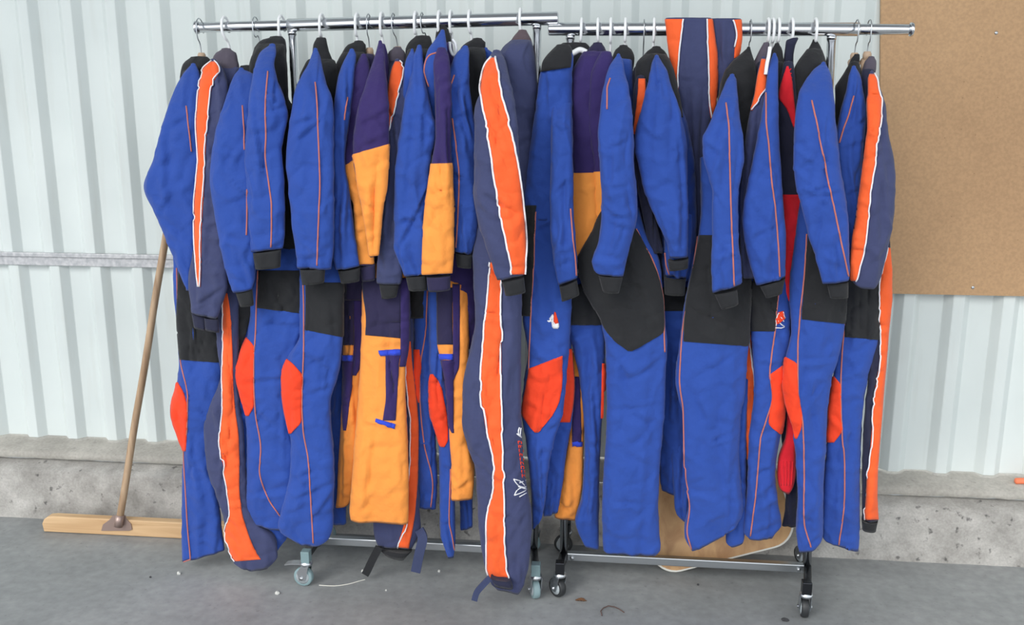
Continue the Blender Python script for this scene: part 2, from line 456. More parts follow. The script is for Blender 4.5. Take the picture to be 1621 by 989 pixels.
class Garment:
    def __init__(s, name, label, cat, px, group, o=0.0):
        b = at(px, 860, YR - .08); s.root = empty(name, (b.x, b.y, b.z))
        tag(s.root, label, cat, group)
        s.o = o; s.bvh = {}; s.obj = {}
    def tube(s, name, mat, rows, o=.1, d=.055, lean=0.0, amp=1.0, n=60, key=None, step=4.5, round_top=True, parent=None, hem=None, creases=()):
        if hem is None: hem = name in ('leg', 'sleeve')
        if name in ('leg', 'sleeve'): d = d * .8
        SEED[0] += 1
        sd = Vector((SEED[0] * 7.31, SEED[0] * 3.77, SEED[0] * 1.93))
        rs, us = resample(rows, step)
        L = us[-1]; V = []; Fc = []; nr = len(rs)
        rnd = random.Random(SEED[0] * 17 + 5)
        cre = list(creases)
        if name in ('leg', 'sleeve') and L > 90 and amp > .6:
            for _ in range(int(4 + L / 55)):
                (xl, yl, xr, yr) = rs[int(nr * rnd.uniform(.1, .97))]
                w_ = abs(xr - xl)
                f = rnd.choice((rnd.uniform(0, .3), rnd.uniform(.7, 1)))
                x0, y0 = xl + (xr - xl) * f, yl
                sg = 1 if f < .5 else -1
                if rnd.random() < .55:
                    cre.append((x0, y0, x0 + sg * w_ * rnd.uniform(.35, .8), y0 + rnd.uniform(-.5, .6) * w_, rnd.uniform(3, 6), rnd.choice((-1, 1)) * rnd.uniform(.003, .0065)))
                else:
                    h_ = rnd.uniform(40, 130)
                    cre.append((xl + w_ * rnd.uniform(.2, .8), y0 - h_ / 2, xl + w_ * rnd.uniform(.2, .8), y0 + h_ / 2, rnd.uniform(3, 7), rnd.choice((-1, 1)) * rnd.uniform(.003, .007)))
        cs = []
        for (xl, yl, xr, yr), u in zip(rs, us):
            t = u / L
            Y = YR - s.o - o + lean * max(0.0, 1 - t / .35) ** 2
            l3, r3 = at(xl, yl, Y), at(xr, yr, Y)
            dd = d
            if round_top: dd = d * min(1.0, .35 + .65 * math.sqrt(min(1, u / 45.0)))
            cs.append([(l3 + r3) / 2, (r3 - l3) / 2, dd, t, u])
        for i, (c, a, dd, t, u) in enumerate(cs):
            v = Vector((c.x, c.y, 0)).normalized()        # horizontal depth axis of the part
            b = -v
            aw = a.length
            dd = min(dd, max(aw * 1.5, .016))
            if hem: dd *= 1 - .45 * max(0.0, (t - .8) / .2) ** 1.5
            k = min(1.0, aw / .04)
            ax = a.normalized()
            xl, yl, xr, yr = rs[i]
            for q in range(n):
                th = 2 * math.pi * q / n
                cx, sx = math.cos(th), math.sin(th)
                sgn = 1 if sx >= 0 else -1
                p = c + a * ((1 if cx >= 0 else -1) * abs(cx) ** .78) + b * (dd * sgn * abs(sx) ** .55)
                nn = (ax * (cx / max(aw, 1e-4)) + b * (sx / max(dd, 1e-4))).normalized()
                w = (p - c).dot(ax)                        # across the cloth
                # long hanging folds, slanting pull lines, small crumples
                f1 = noise.noise(Vector((w * 17 + .9 * noise.noise(Vector((0, p.z * 3, 5)) + sd), sgn * 3.1, p.z * 1.9)) + sd)
                f2 = noise.noise(Vector((w * 12 + p.z * 10, sgn * 2.3, p.z * 7 - w * 8)) + sd * 1.7)
                f4 = noise.noise(Vector((w * 11 - p.z * 9, sgn * 4.3, p.z * 8 + w * 7)) + sd * 3.1)
                f3 = noise.noise(Vector((w * 38, sgn * 2, p.z * 30)) + sd * 2.3)
                r1 = 1 - 2.2 * abs(f1)
                r2 = max(0, 1 - 4.5 * abs(f2)) ** 1.5
                r4 = max(0, 1 - 5 * abs(f4)) ** 1.5
                e = amp * k * (.0075 * r1 + .006 * r2 - .005 * r4 + .0022 * f3 - .004)
                if sgn > 0:
                    fx = (1 + (1 if cx >= 0 else -1) * abs(cx) ** .78) / 2
                    qx, qy = xl + (xr - xl) * fx, yl + (yr - yl) * fx
                    for (ux, uy, vx, vy, wd, dp) in cre:
                        tx, ty = vx - ux, vy - uy; ll = math.hypot(tx, ty)
                        al = ((qx - ux) * tx + (qy - uy) * ty) / (ll * ll)
                        if -.15 < al < 1.15:
                            di = ((qx - ux) * ty - (qy - uy) * tx) / ll / wd
                            if abs(di) < 3:
                                fade = math.sin(math.pi * min(1, max(0, (al + .15) / 1.3))) ** .6
                                e += dp * fade * di * math.exp(-di * di) * 2.3
                p = p + nn * (e * (.25 + .75 * abs(sx)))
                V.append(p)
        for i in range(nr - 1):
            for q in range(n):
                x0, x1 = i * n + q, i * n + (q + 1) % n
                Fc.append((x0, x1, x1 + n, x0 + n))
        def close(base, cen, flip, up):
            st = len(V)
            for q in range(n):
                V.append(cen + (V[base + q] - cen) * .86 + up)
            for q in range(n):
                x0, x1 = base + q, base + (q + 1) % n
                y0, y1 = st + q, st + (q + 1) % n
                Fc.append((x0, y0, y1, x1) if flip else (x0, x1, y1, y0))
            V.append(cen + up * 1.6)
            for q in range(n):
                Fc.append((st + (q + 1) % n, st + q, len(V) - 1) if flip else (st + q, st + (q + 1) % n, len(V) - 1))
        close(0, cs[0][0], True, (Vector((0, 0, .004)) if round_top else Vector((0, 0, -.004))))
        close((nr - 1) * n, cs[-1][0], False, Vector((0, 0, .012)))
        o3 = mesh_obj(name, V, Fc, mat, parent or s.root)
        key = key or name
        s.bvh[key] = BVHTree.FromPolygons([Vector(v) for v in V], Fc); s.obj[key] = o3
        return o3
    def hit(s, px, py, on, toward=None):
        bv = s.bvh[on]
        d = ray(px, py)
        r = bv.ray_cast(CAM, d)
        if r[0] is not None: return r[0], (r[1] if r[1].dot(d) < 0 else -r[1]), d
        if toward is None: return None
        lo, hi = 0.0, 1.0
        tx, ty = toward
        best = None
        for i in range(1, 25):
            f = i / 24.0
            d = ray(px + (tx - px) * f, py + (ty - py) * f)
            r = bv.ray_cast(CAM, d)
            if r[0] is not None: return r[0], (r[1] if r[1].dot(d) < 0 else -r[1]), d
        return None
    def patch(s, name, mat, rows, on, off=.0046, step=3.0, label=None):
        rs, us = resample(rows, step)
        wmax = max(math.hypot(r[2] - r[0], r[3] - r[1]) for r in rs)
        m = max(3, int(wmax / 2.6) + 1)
        P = []
        for (xl, yl, xr, yr) in rs:
            row = []
            cx, cy = (xl + xr) / 2, (yl + yr) / 2
            for k in range(m + 1):
                f = k / m
                h = s.hit(xl + (xr - xl) * f, yl + (yr - yl) * f, on, (cx, cy))
                row.append(h)
            P.append(row)
        # fill misses from neighbours
        last = None
        for row in P:
            for k in range(len(row)):
                if row[k] is None: row[k] = last
                else: last = row[k]
        for row in reversed(P):
            for k in reversed(range(len(row))):
                if row[k] is None: row[k] = last
                else: last = row[k]
        if last is None: print('PATCH MISSED', name, s.root.get('label')); return None
        V = []; Fc = []; nr, nc = len(P), m + 1
        for i, row in enumerate(P):
            for k, (p, nn, d) in enumerate(row):
                rim = i in (0, nr - 1) or k in (0, nc - 1)
                V.append(p + nn * (off * (1.0 if not rim else .6)))
        for i in range(nr - 1):
            for k in range(nc - 1):
                a = i * nc + k
                Fc.append((a, a + nc, a + nc + 1, a + 1))
        # sewn-down rim
        loop = [(0, k) for k in range(nc)] + [(i, nc - 1) for i in range(1, nr)] + [(nr - 1, k) for k in range(nc - 2, -1, -1)] + [(i, 0) for i in range(nr - 2, 0, -1)]
        st = len(V)
        for (i, k) in loop:
            p, nn, d = P[i][k]; V.append(p - nn * .003)
        for q in range(len(loop)):
            (i, k), (i2, k2) = loop[q], loop[(q + 1) % len(loop)]
            Fc.append((i * nc + k, i2 * nc + k2, st + (q + 1) % len(loop), st + q))
        ob = mesh_obj(name, V, Fc, mat, s.obj[on])
        if label: ob['label'] = label
        return ob
    def line(s, name, mat, pts, on, r=.0023, off=.001):
        rows = [(x, y, x + .01, y) for x, y in pts]
        rs, us = resample(rows, 4.0)
        out = []
        c = None
        for (xl, yl, _, _) in rs:
            h = s.hit(xl, yl, on)
            if h is None:
                for dx in (2, -2, 4, -4, 7, -7, 11, -11):
                    h = s.hit(xl + dx, yl, on)
                    if h: break
            if h is None: continue
            out.append(h[0] + h[1] * off)
        if len(out) < 2: print('LINE MISSED', name, s.root.get('label')); return None
        return tube(name, out, r, mat, s.obj[on], 6)
    def strap(s, name, mat, pts, o, w=.016, th=.004):
        P = smooth_path([at(x, y, YR - s.o - o2) for (x, y), o2 in zip(pts, o)], 6)
        V = []; Fc = []
        n = len(P)
        for i, p in enumerate(P):
            t = (P[min(i + 1, n - 1)] - P[max(i - 1, 0)]).normalized()
            u = t.cross(Vector((0, 1, 0))).normalized(); k = t.cross(u).normalized()
            for a, b in ((-1, -1), (1, -1), (1, 1), (-1, 1)): V.append(p + u * (w * a) + k * (th * b))
        for i in range(n - 1):
            for k in range(4):
                a, b = i * 4 + k, i * 4 + (k + 1) % 4
                Fc.append((a, b, b + 4, a + 4))
        Fc.append((3, 2, 1, 0)); Fc.append(tuple((n - 1) * 4 + k for k in range(4)))
        return mesh_obj(name, V, Fc, mat, s.root, False)
GL = 'coveralls hanging on the left rack'
GR = 'coveralls hanging on the right rack'
def stripe(g, rows, on, key='stripe', white=(1, 1), mat='orange', wr=.0021):
    g.patch('stripe', mat, rows, on, label='bright orange stripe')
    R = norm_rows(rows)
    if white[0]: g.line('piping', 'piping_white', [(r[0], r[1]) for r in R], on, r=wr, off=.0052)
    if white[1]: g.line('piping', 'piping_white', [(r[2], r[3]) for r in R], on, r=wr, off=.0052)
PO = 'piping_orange'

# --- 1 leftmost blue
g = Garment('coverall', 'blue coverall at the far left end, elbow pushed out toward the broom', 'coverall', 300, GL)
g.tube('collar', 'black', [(92, 300, 330), (100, 290, 336), (115, 286, 340), (140, 284, 345)], o=.02, d=.06)
g.tube('torso', 'black', [(112, 288, 345), (150, 286, 350), (250, 280, 352), (400, 276, 350), (470, 278, 352)], o=.03, d=.10)
g.tube('sleeve', 'blue', [(103, 302, 310), (112, 294, 314), (129, 283, 318), (177, 263, 322), (250, 243, 326), (295, 228, 328), (340, 246, 328), (390, 267, 326), (425, 282, 324), (458, 296, 322)], o=.19, d=.05, lean=.10)
g.tube('leg', 'blue', [(390, 274, 345), (444, 274, 350), (544, 282, 352), (574, 283, 352), (605, 280, 350), (649, 271, 346), (690, 282, 340), (715, 290, 338), (769, 288, 344), (840, 288, 352), (289, 886, 356, 868)], o=.10, d=.06)
g.patch('hip_panel', 'black', [(425, 283, 346), (500, 280, 350), (550, 283, 352), (285, 569, 352, 574)], 'leg')
g.patch('knee_patch', 'red', [(605, 279, 282), (622, 272, 291), (650, 268, 297), (685, 274, 296), (714, 288, 294)], 'leg')
g.line('piping', PO, [(280, 424), (282, 500), (286, 570), (297, 628), (296, 680), (291, 719), (294, 780), (297, 835), (302, 889)], 'leg')
g.line('piping', PO, [(295, 168), (299, 205), (303, 240)], 'sleeve')

# --- 2 navy with orange stripe
g = Garment('coverall', 'navy coverall with orange sleeve stripe, second from the left end', 'coverall', 340, GL)
g.tube('collar', 'grey_collar', [(79, 350, 366), (84, 342, 374), (98, 336, 377), (112, 334, 379), (135, 330, 380)], o=.05, d=.06)
g.tube('torso', 'navy', [(108, 336, 380), (140, 328, 382), (250, 322, 380), (400, 322, 378), (470, 325, 372)], o=.07, d=.08)
g.tube('sleeve', 'navy', [(96, 332, 342), (111, 321, 355), (152, 315, 362), (195, 311, 362), (250, 314, 358), (277, 311, 356), (364, 308, 358), (400, 305, 360), (447, 298, 360), (480, 302, 352), (303, 495, 342, 503)], o=.225, d=.05, lean=.10)
g.tube('cuff', 'dark_navy', [(303, 494, 326, 500), (307, 518, 326, 522)], o=.205, d=.022, amp=.3, round_top=False)
g.tube('cuff', 'dark_navy', [(323, 502, 345, 504), (325, 522, 347, 525)], o=.225, d=.02, amp=.3, round_top=False)
stripe(g, [(98, 335, 340), (111, 322, 347), (134, 317, 336), (177, 313, 330), (195, 312, 328), (250, 315, 325), (277, 313, 324), (330, 309, 321), (364, 309, 319), (430, 312, 318), (454, 315, 317)], 'sleeve')
g.tube('leg', 'navy', [(440, 330, 376), (490, 340, 378), (560, 344, 378), (590, 349, 378), (640, 332, 380), (678, 322, 386), (744, 330, 390), (785, 344, 394), (825, 355, 410), (848, 358, 436), (876, 366, 440), (371, 890, 440, 880), (384, 898, 424, 897)], o=.135, d=.055)
stripe(g, [(464, 355, 360), (490, 353, 364), (557, 354, 368), (603, 353, 369), (644, 353, 372), (694, 348, 378), (740, 354, 379), (769, 359, 379), (810, 364, 383), (835, 358, 390), (850, 356, 395), (873, 363, 405), (373, 888, 413, 885), ], 'leg', white=(1, 0))

# --- 3 blue
g = Garment('coverall', 'blue coverall third from the left end, partly behind the orange stripe', 'coverall', 380, GL)
g.tube('torso', 'black', [(106, 380, 402), (118, 376, 410), (200, 370, 415), (440, 372, 410)], o=.05, d=.08)
g.tube('sleeve', 'blue', [(110, 378, 386), (118, 372, 402), (157, 357, 408), (215, 339, 408), (280, 331, 408), (330, 338, 408), (380, 347, 406), (437, 360, 404), (369, 462, 399, 456)], o=.262, d=.05, lean=.12)
g.tube('cuff', 'black', [(372, 460, 399, 455), (380, 484, 402, 481)], o=.255, d=.028, amp=.4, round_top=False)
g.line('piping', PO, [(384, 167), (386, 205), (387, 237)], 'sleeve')
g.line('piping', PO, [(391, 300), (391, 340), (390, 372)], 'sleeve')
g.tube('leg', 'blue', [(430, 364, 412), (480, 365, 410), (560, 368, 408), (603, 368, 408), (694, 374, 410), (769, 376, 420), (810, 382, 440), (845, 392, 456), (403, 878, 452, 852), (412, 886, 440, 868)], o=.105, d=.055)
g.patch('hip_panel', 'black', [(445, 372, 402), (480, 372, 400), (520, 373, 392), (553, 374, 380)], 'leg')
g.line('piping', PO, [(367, 457), (370, 505), (372, 557), (372, 603), (376, 680), (380, 769), (388, 830), (403, 877)], 'leg')

# --- 4 blue with tall black back
g = Garment('coverall', 'blue coverall fourth from the left end with large domed black yoke', 'coverall', 430, GL)
g.tube('collar', 'black', [(60, 426, 449), (64, 412, 452), (78, 402, 453), (100, 396, 454)], o=.02, d=.06)
g.tube('torso', 'black', [(72, 406, 452), (106, 394, 454), (131, 396, 456), (155, 400, 457), (175, 402, 468), (230, 410, 478), (400, 420, 484), (440, 420, 484)], o=.06, d=.10)
g.tube('sleeve', 'blue', [(72, 426, 436), (83, 412, 437), (101, 405, 434), (121, 400, 438), (157, 394, 450), (185, 392, 456), (215, 389, 450), (243, 387, 446), (297, 389, 450), (345, 392, 451), (380, 394, 450), (398, 396, 446, 393)[1:] if False else (396, 398, 448, 392)], o=.285, d=.052, lean=.13, creases=[(435, 130, 430, 170, 4, -.007), (432, 172, 456, 160, 4, .006), (398, 112, 428, 112, 3, .003)])
g.tube('cuff', 'black', [(400, 399, 445, 393), (404, 425, 444, 421)], o=.278, d=.034, amp=.4, round_top=False)
g.line('piping', PO, [(424, 113), (421, 150), (420, 177), (421, 215), (420, 240), (425, 285), (430, 330), (430, 365), (429, 391)], 'sleeve')
g.tube('leg', 'blue', [(395, 396, 480), (430, 397, 482), (490, 396, 484), (532, 391, 478), (560, 380, 470), (590, 374, 464), (625, 381, 462), (657, 389, 464), (700, 391, 470), (752, 391, 474), (800, 391, 476), (402, 828, 468, 838)], o=.145, d=.062)
g.patch('hip_panel', 'black', [(428, 409, 484), (460, 409, 486), (407, 487, 486, 497)], 'leg')
g.patch('knee_patch', 'red', [(534, 388, 391), (552, 380, 403), (590, 372, 402), (625, 379, 402), (640, 384, 402), (658, 390, 394)], 'leg')
g.line('piping', PO, [(408, 428), (406, 480), (405, 520), (402, 575), (402, 603), (404, 650), (413, 711), (411, 744), (423, 785), (445, 819)], 'leg')

# --- 5 blue
g = Garment('coverall', 'blue coverall hanging alone just right of the first chrome upright', 'coverall', 500, GL)
g.tube('collar', 'black', [(62, 500, 516), (70, 496, 518), (85, 494, 522), (104, 490, 530)], o=.02, d=.055)
g.tube('torso', 'black', [(96, 486, 530), (112, 478, 536), (130, 473, 540), (170, 472, 540), (250, 472, 545), (440, 478, 545)], o=.05, d=.10)
g.tube('sleeve', 'blue', [(79, 496, 502), (88, 493, 507), (101, 488, 510), (121, 478, 514), (131, 472, 517), (164, 464, 527), (197, 458, 529), (250, 453, 528), (290, 456, 528), (330, 460, 529), (390, 467, 529), (471, 424, 525, 425)], o=.285, d=.055, lean=.13)
g.tube('cuff', 'black', [(475, 425, 515, 423), (478, 449, 513, 445)], o=.277, d=.035, amp=.4, round_top=False)
g.line('piping', PO, [(499, 130), (502, 175), (504, 215), (505, 240), (506, 290), (505, 330), (503, 380), (502, 420)], 'sleeve')
g.tube('leg', 'blue', [(410, 473, 542), (450, 475, 543), (530, 474, 543), (565, 455, 540), (603, 446, 532), (636, 447, 523), (665, 452, 524), (690, 459, 526), (727, 461, 529), (765, 456, 529), (800, 447, 528), (828, 441, 527), (444, 840, 520, 851), (468, 856, 505, 861)], o=.175, d=.062)
g.patch('hip_panel', 'black', [(447, 484, 544), (490, 484, 545), (483, 522, 545, 534)], 'leg')
g.patch('knee_patch', 'red', [(568, 451, 455), (580, 447, 468), (597, 445, 479), (620, 446, 478), (645, 449, 477), (665, 453, 477), (686, 458, 461)], 'leg')
g.line('piping', PO, [(480, 450), (481, 490), (481, 540), (479, 597), (478, 640), (480, 680), (488, 727), (492, 790), (496, 859)], 'leg')

# --- 6 blue
g = Garment('coverall', 'narrow blue coverall between the lone blue one and the purple one', 'coverall', 548, GL)
g.tube('collar', 'black', [(67, 560, 576), (72, 549, 580), (85, 541, 580), (104, 532, 580)], o=.0, d=.06)
g.tube('torso', 'black', [(85, 540, 578), (110, 530, 575), (200, 530, 568), (300, 532, 568), (430, 535, 565)], o=.04, d=.09)
g.tube('sleeve', 'blue', [(80, 553, 561), (88, 549, 564), (109, 539, 562), (152, 530, 558), (215, 526, 550), (250, 526, 546), (307, 526, 554), (370, 527, 562), (400, 527, 566), (532, 426, 569, 420)], o=.235, d=.045, lean=.09)
g.tube('cuff', 'black', [(535, 428, 570, 422), (540, 447, 569, 443)], o=.228, d=.03, amp=.4, round_top=False)
g.line('piping', PO, [(550, 154), (547, 172), (545, 190)], 'sleeve')
g.tube('leg', 'blue', [(430, 525, 562), (560, 525, 556), (640, 520, 548), (700, 522, 546), (780, 524, 548), (527, 828, 548, 826)], o=.04, d=.05)

# --- 7 purple and amber, rear one
g = Garment('coverall', 'purple and amber coverall behind the big amber one, pocket edge showing', 'coverall', 560, GL)
g.tube('torso', 'dark_purple', [(88, 570, 592), (110, 560, 596), (200, 545, 590), (260, 545, 590), (440, 545, 585), (470, 545, 585)], o=.08, d=.07)
g.tube('sleeve', 'purple', [(88, 572, 580), (98, 566, 584), (115, 556, 586), (134, 551, 586), (187, 548, 584), (258, 545, 582), (297, 550, 582), (327, 561, 584), (364, 562, 586), (419, 567, 592)], o=.205, d=.04, lean=.06)
g.patch('forearm_panel', 'amber', [(544, 263, 566, 250), (297, 549, 580), (327, 560, 582), (364, 562, 586), (418, 567, 593)], 'sleeve')
g.tube('cuff', 'dark_purple', [(568, 422, 594, 416), (573, 444, 594, 442)], o=.2, d=.024, amp=.4, round_top=False)
g.tube('leg', 'amber', [(440, 543, 576), (540, 543, 576), (586, 543, 572), (660, 540, 570), (740, 535, 562), (785, 533, 556), (531, 802, 552, 796)], o=.09, d=.05, amp=.8)
g.patch('hip_panel', 'dark_purple', [(442, 543, 560), (500, 543, 560), (546, 543, 560)], 'leg')
g.patch('side_strap', 'purple', [(442, 560, 574), (540, 560, 573), (580, 557, 570), (594, 556, 564)], 'leg')
g.patch('pocket_panel', 'purple', [(571, 543, 559), (600, 542, 558), (640, 542, 553), (668, 543, 550), (681, 544, 548)], 'leg')
g.patch('pocket_trim', 'trim_blue', [(562, 543, 558), (571, 543, 557)], 'leg', off=.0075)

# --- 9 navy with orange, mid left, behind
g9 = g = Garment('coverall', 'navy coverall with grey collar and ankle straps behind the big amber legs', 'coverall', 630, GL)
g.tube('collar', 'grey_collar', [(77, 622, 636), (82, 616, 641), (95, 613, 644), (112, 613, 646)], o=.03, d=.06)
g.tube('torso', 'dark_navy', [(98, 614, 646), (130, 611, 650), (250, 606, 650), (400, 602, 648), (480, 602, 648)], o=.06, d=.07)
g.tube('sleeve', 'navy', [(96, 625, 633), (106, 620, 637), (125, 615, 642), (152, 613, 648), (200, 612, 644), (250, 612, 640), (300, 608, 638), (340, 603, 636), (390, 599, 638), (444, 595, 636), (596, 448, 634, 449)], o=.215, d=.042, lean=.07)
stripe(g, [(98, 626, 632), (106, 622, 637), (120, 618, 637), (142, 615, 632), (170, 614, 626), (197, 613, 619), (206, 613, 617)], 'sleeve', white=(0, 1))
g.tube('cuff', 'black', [(600, 448, 632, 449), (604, 471, 628, 468)], o=.205, d=.03, amp=.4, round_top=False)
g.tube('leg', 'navy', [(470, 615, 655), (553, 615, 655), (610, 612, 660), (700, 605, 664), (802, 592, 664), (827, 591, 666), (846, 593, 662), (598, 862, 652, 866)], o=.065, d=.05)
g.patch('stripe', 'orange', [(540, 638, 650), (574, 641, 652), (607, 643, 656), (686, 650, 662), (752, 647, 661), (802, 645, 658), (827, 640, 655), (629, 866, 647, 867)], 'leg')
g.line('piping', 'piping_white', [(638, 540), (643, 607), (650, 686), (647, 752), (643, 827), (629, 866)], 'leg', off=.0052)
g.tube('ankle_band', 'black', [(597, 862, 652, 868), (606, 870, 640, 880)], o=.068, d=.045, amp=.3, round_top=False)
g.strap('ankle_strap', 'black', [(600, 866), (590, 885), (582, 902), (578, 909)], [.11, .115, .115, .115], .013)
g.strap('ankle_strap', 'strap_navy', [(664, 838), (669, 852), (664, 875), (658, 905)], [.1, .115, .12, .12], .016)

# --- 8 purple and amber, main
g = Garment('coverall', 'big purple and amber coverall with blue edged pocket, middle of left rack', 'coverall', 605, GL)
g.tube('torso', 'purple', [(72, 600, 610), (86, 594, 614), (120, 588, 618), (200, 585, 620), (300, 585, 625), (440, 580, 634)], o=.07, d=.08)
g.tube('sleeve', 'purple', [(67, 599, 605), (75, 597, 608), (101, 589, 610), (149, 574, 614), (177, 565, 615), (243, 559, 615), (297, 567, 612), (323, 573, 606), (360, 580, 602), (586, 407, 598, 404)], o=.268, d=.045, lean=.13)
g.patch('forearm_panel', 'amber', [(556, 245, 618, 227), (562, 262, 616, 250), (297, 566, 613), (323, 572, 607), (360, 579, 603), (585, 406, 599, 404)], 'sleeve')
g.tube('leg', 'amber', [(420, 575, 648), (470, 573, 648), (528, 572, 648), (582, 570, 642), (640, 566, 643), (707, 560, 646), (780, 555, 647), (571, 804, 647, 812)[0:0] or (808, 553, 647), (556, 822, 646, 826)], o=.15, d=.06, amp=.8)
g.patch('hip_panel', 'dark_purple', [(440, 573, 634), (470, 576, 634), (505, 580, 634), (579, 530, 634, 535)], 'leg')
g.patch('side_strap', 'purple', [(440, 633, 647), (480, 634, 648), (540, 634, 648), (562, 634, 645), (580, 632, 641)], 'leg')
g.patch('pocket_panel', 'purple', [(560, 610, 634), (580, 611, 631), (624, 611, 629), (665, 606, 626)], 'leg')
g.patch('pocket_trim', 'trim_blue', [(600, 555, 634, 553), (602, 563, 634, 561)], 'leg', off=.0075)
g.patch('pocket_trim', 'trim_blue', [(595, 662, 626, 671), (594, 668, 625, 678)], 'leg', off=.0075)

# --- 10b blue sliver behind + 10 blue
g = Garment('coverall', 'blue coverall with crumpled elbow between grey collar and tallest collar', 'coverall', 655, GL)
g.tube('collar', 'black', [(59, 656, 682), (66, 648, 684), (78, 643, 685), (96, 641, 686)], o=.02, d=.06)
g.tube('torso', 'black', [(80, 644, 684), (110, 640, 684), (200, 640, 680), (440, 648, 672), (500, 648, 672)], o=.06, d=.08)
g.tube('sleeve', 'blue', [(80, 650, 655), (90, 645, 658), (110, 641, 660), (150, 638, 662), (190, 636, 662)], o=.20, d=.035, lean=.06, key='rear_sleeve')
g.tube('sleeve', 'blue', [(74, 660, 667), (85, 656, 669), (101, 652, 670), (134, 646, 674), (177, 638, 684), (207, 633, 691), (225, 630, 689), (250, 627, 683), (300, 624, 680), (387, 624, 678), (410, 630, 678), (640, 436, 674, 433)], o=.25, d=.05, lean=.10, creases=[(684, 285, 632, 384, 4, -.009), (630, 384, 640, 425, 3, .006), (668, 180, 688, 206, 4, .006), (655, 400, 662, 428, 3, .005)])
g.tube('cuff', 'black', [(642, 436, 675, 434), (647, 458, 676, 457)], o=.242, d=.032, amp=.4, round_top=False)
g.tube('leg', 'blue', [(440, 655, 692), (560, 655, 690), (600, 654, 690), (640, 658, 690), (700, 660, 690), (770, 662, 692), (662, 801, 690, 803)], o=.05, d=.05)
g.patch('knee_patch', 'red', [(553, 653, 664), (582, 653, 667), (600, 654, 664), (637, 655, 664)], 'leg')
g.line('piping', PO, [(677, 460), (674, 520), (664, 596), (666, 650), (671, 698), (685, 769), (682, 802)], 'leg')

# --- 11 purple / amber with blue
g = Garment('coverall', 'purple coverall with amber forearm and pocket tab, hung highest', 'coverall', 700, GL)
g.tube('collar', 'black', [(42, 697, 706), (47, 692, 710), (58, 689, 713), (75, 688, 716)], o=.0, d=.055)
g.tube('torso', 'purple', [(70, 690, 716), (100, 690, 720), (250, 700, 740), (420, 705, 756), (500, 712, 758), (545, 715, 756)], o=.06, d=.08)
g.tube('shoulder_yoke', 'blue', [(50, 697, 704), (62, 689, 706), (83, 676, 708), (109, 671, 706), (142, 673, 700), (164, 676, 696), (200, 678, 694), (245, 680, 692)], o=.20, d=.045, lean=.06)
g.line('piping', PO, [(694, 83), (681, 87), (674, 98), (672, 112), (675, 125), (679, 137)], 'shoulder_yoke')
g.tube('sleeve', 'purple', [(78, 692, 706), (88, 688, 710), (101, 685, 712), (152, 688, 714), (215, 689, 714), (258, 683, 715), (330, 673, 718), (400, 669, 718), (668, 434, 716, 432)], o=.27, d=.042, lean=.06)
g.patch('forearm_panel', 'amber', [(682, 259, 716, 258), (300, 677, 717), (330, 672, 719), (400, 668, 719), (667, 435, 717, 432)], 'sleeve')
g.tube('cuff', 'dark_purple', [(675, 437, 713, 435), (678, 460, 713, 457)], o=.262, d=.03, amp=.4, round_top=False)
g.tube('leg', 'amber', [(445, 692, 742), (540, 692, 742), (590, 705, 742), (640, 710, 740), (690, 711, 740), (742, 714, 751), (714, 789, 748, 787)], o=.115, d=.05, amp=.8)
g.patch('hip_panel', 'dark_purple', [(455, 692, 716), (500, 692, 716), (545, 693, 717)], 'leg')
g.patch('side_strap', 'purple', [(450, 716, 728), (520, 717, 728), (578, 717, 727), (602, 716, 718)], 'leg')
g.patch('pocket_trim', 'trim_blue', [(694, 560, 717, 560), (697, 569, 717, 569)], 'leg', off=.0075)
g.patch('pocket_panel', 'purple', [(570, 696, 722), (600, 700, 718), (640, 706, 718), (667, 709, 718), (685, 716, 719)], 'leg')

# --- 12 blue
g = Garment('coverall', 'blue coverall with black chest just left of the big navy one', 'coverall', 735, GL)
g.tube('collar', 'black', [(63, 748, 764), (68, 738, 768), (76, 730, 768), (95, 726, 770)], o=.01, d=.06)
g.tube('torso', 'black', [(78, 730, 768), (106, 728, 770), (142, 730, 768), (250, 735, 764), (420, 730, 756)], o=.07, d=.08)
g.tube('shoulder', 'blue', [(78, 766, 772), (88, 764, 784), (110, 762, 786), (150, 760, 780)], o=.03, d=.06, key='far')
g.tube('sleeve', 'blue', [(75, 732, 741), (83, 724, 743), (93, 718, 742), (121, 709, 742), (162, 706, 746), (187, 706, 750), (222, 706, 754), (250, 708, 752), (300, 715, 753), (347, 718, 757), (397, 720, 748), (722, 398, 746, 402)], o=.235, d=.045, lean=.09, creases=[(716, 140, 738, 130, 4, .007), (722, 145, 740, 210, 4, .008), (730, 150, 748, 215, 4, -.007), (710, 150, 716, 180, 4, .006)])
g.tube('cuff', 'black', [(721, 399, 747, 402), (723, 421, 746, 423)], o=.228, d=.03, amp=.4, round_top=False)
g.line('piping', PO, [(719, 119), (714, 134)], 'sleeve')
g.line('piping', PO, [(716, 187), (720, 215), (723, 240), (727, 280), (725, 340), (722, 392)], 'sleeve')
g.tube('leg', 'blue', [(460, 678, 700), (560, 680, 704), (600, 680, 706), (640, 680, 712), (700, 694, 718), (770, 696, 720), (840, 697, 721), (868, 704, 720), (709, 882, 718, 881)], o=.088, d=.045)
g.patch('knee_patch', 'red', [(592, 682, 686), (609, 678, 697), (640, 677, 704), (665, 681, 708), (695, 692, 709), (707, 698, 704)], 'leg')
g.line('piping', PO, [(713, 742), (712, 780), (711, 822), (716, 850), (719, 870)], 'leg')
g.tube('leg', 'blue', [(560, 724, 750), (700, 726, 750), (790, 728, 748), (729, 836, 748, 832)], o=.02, d=.05, key='rear_leg')

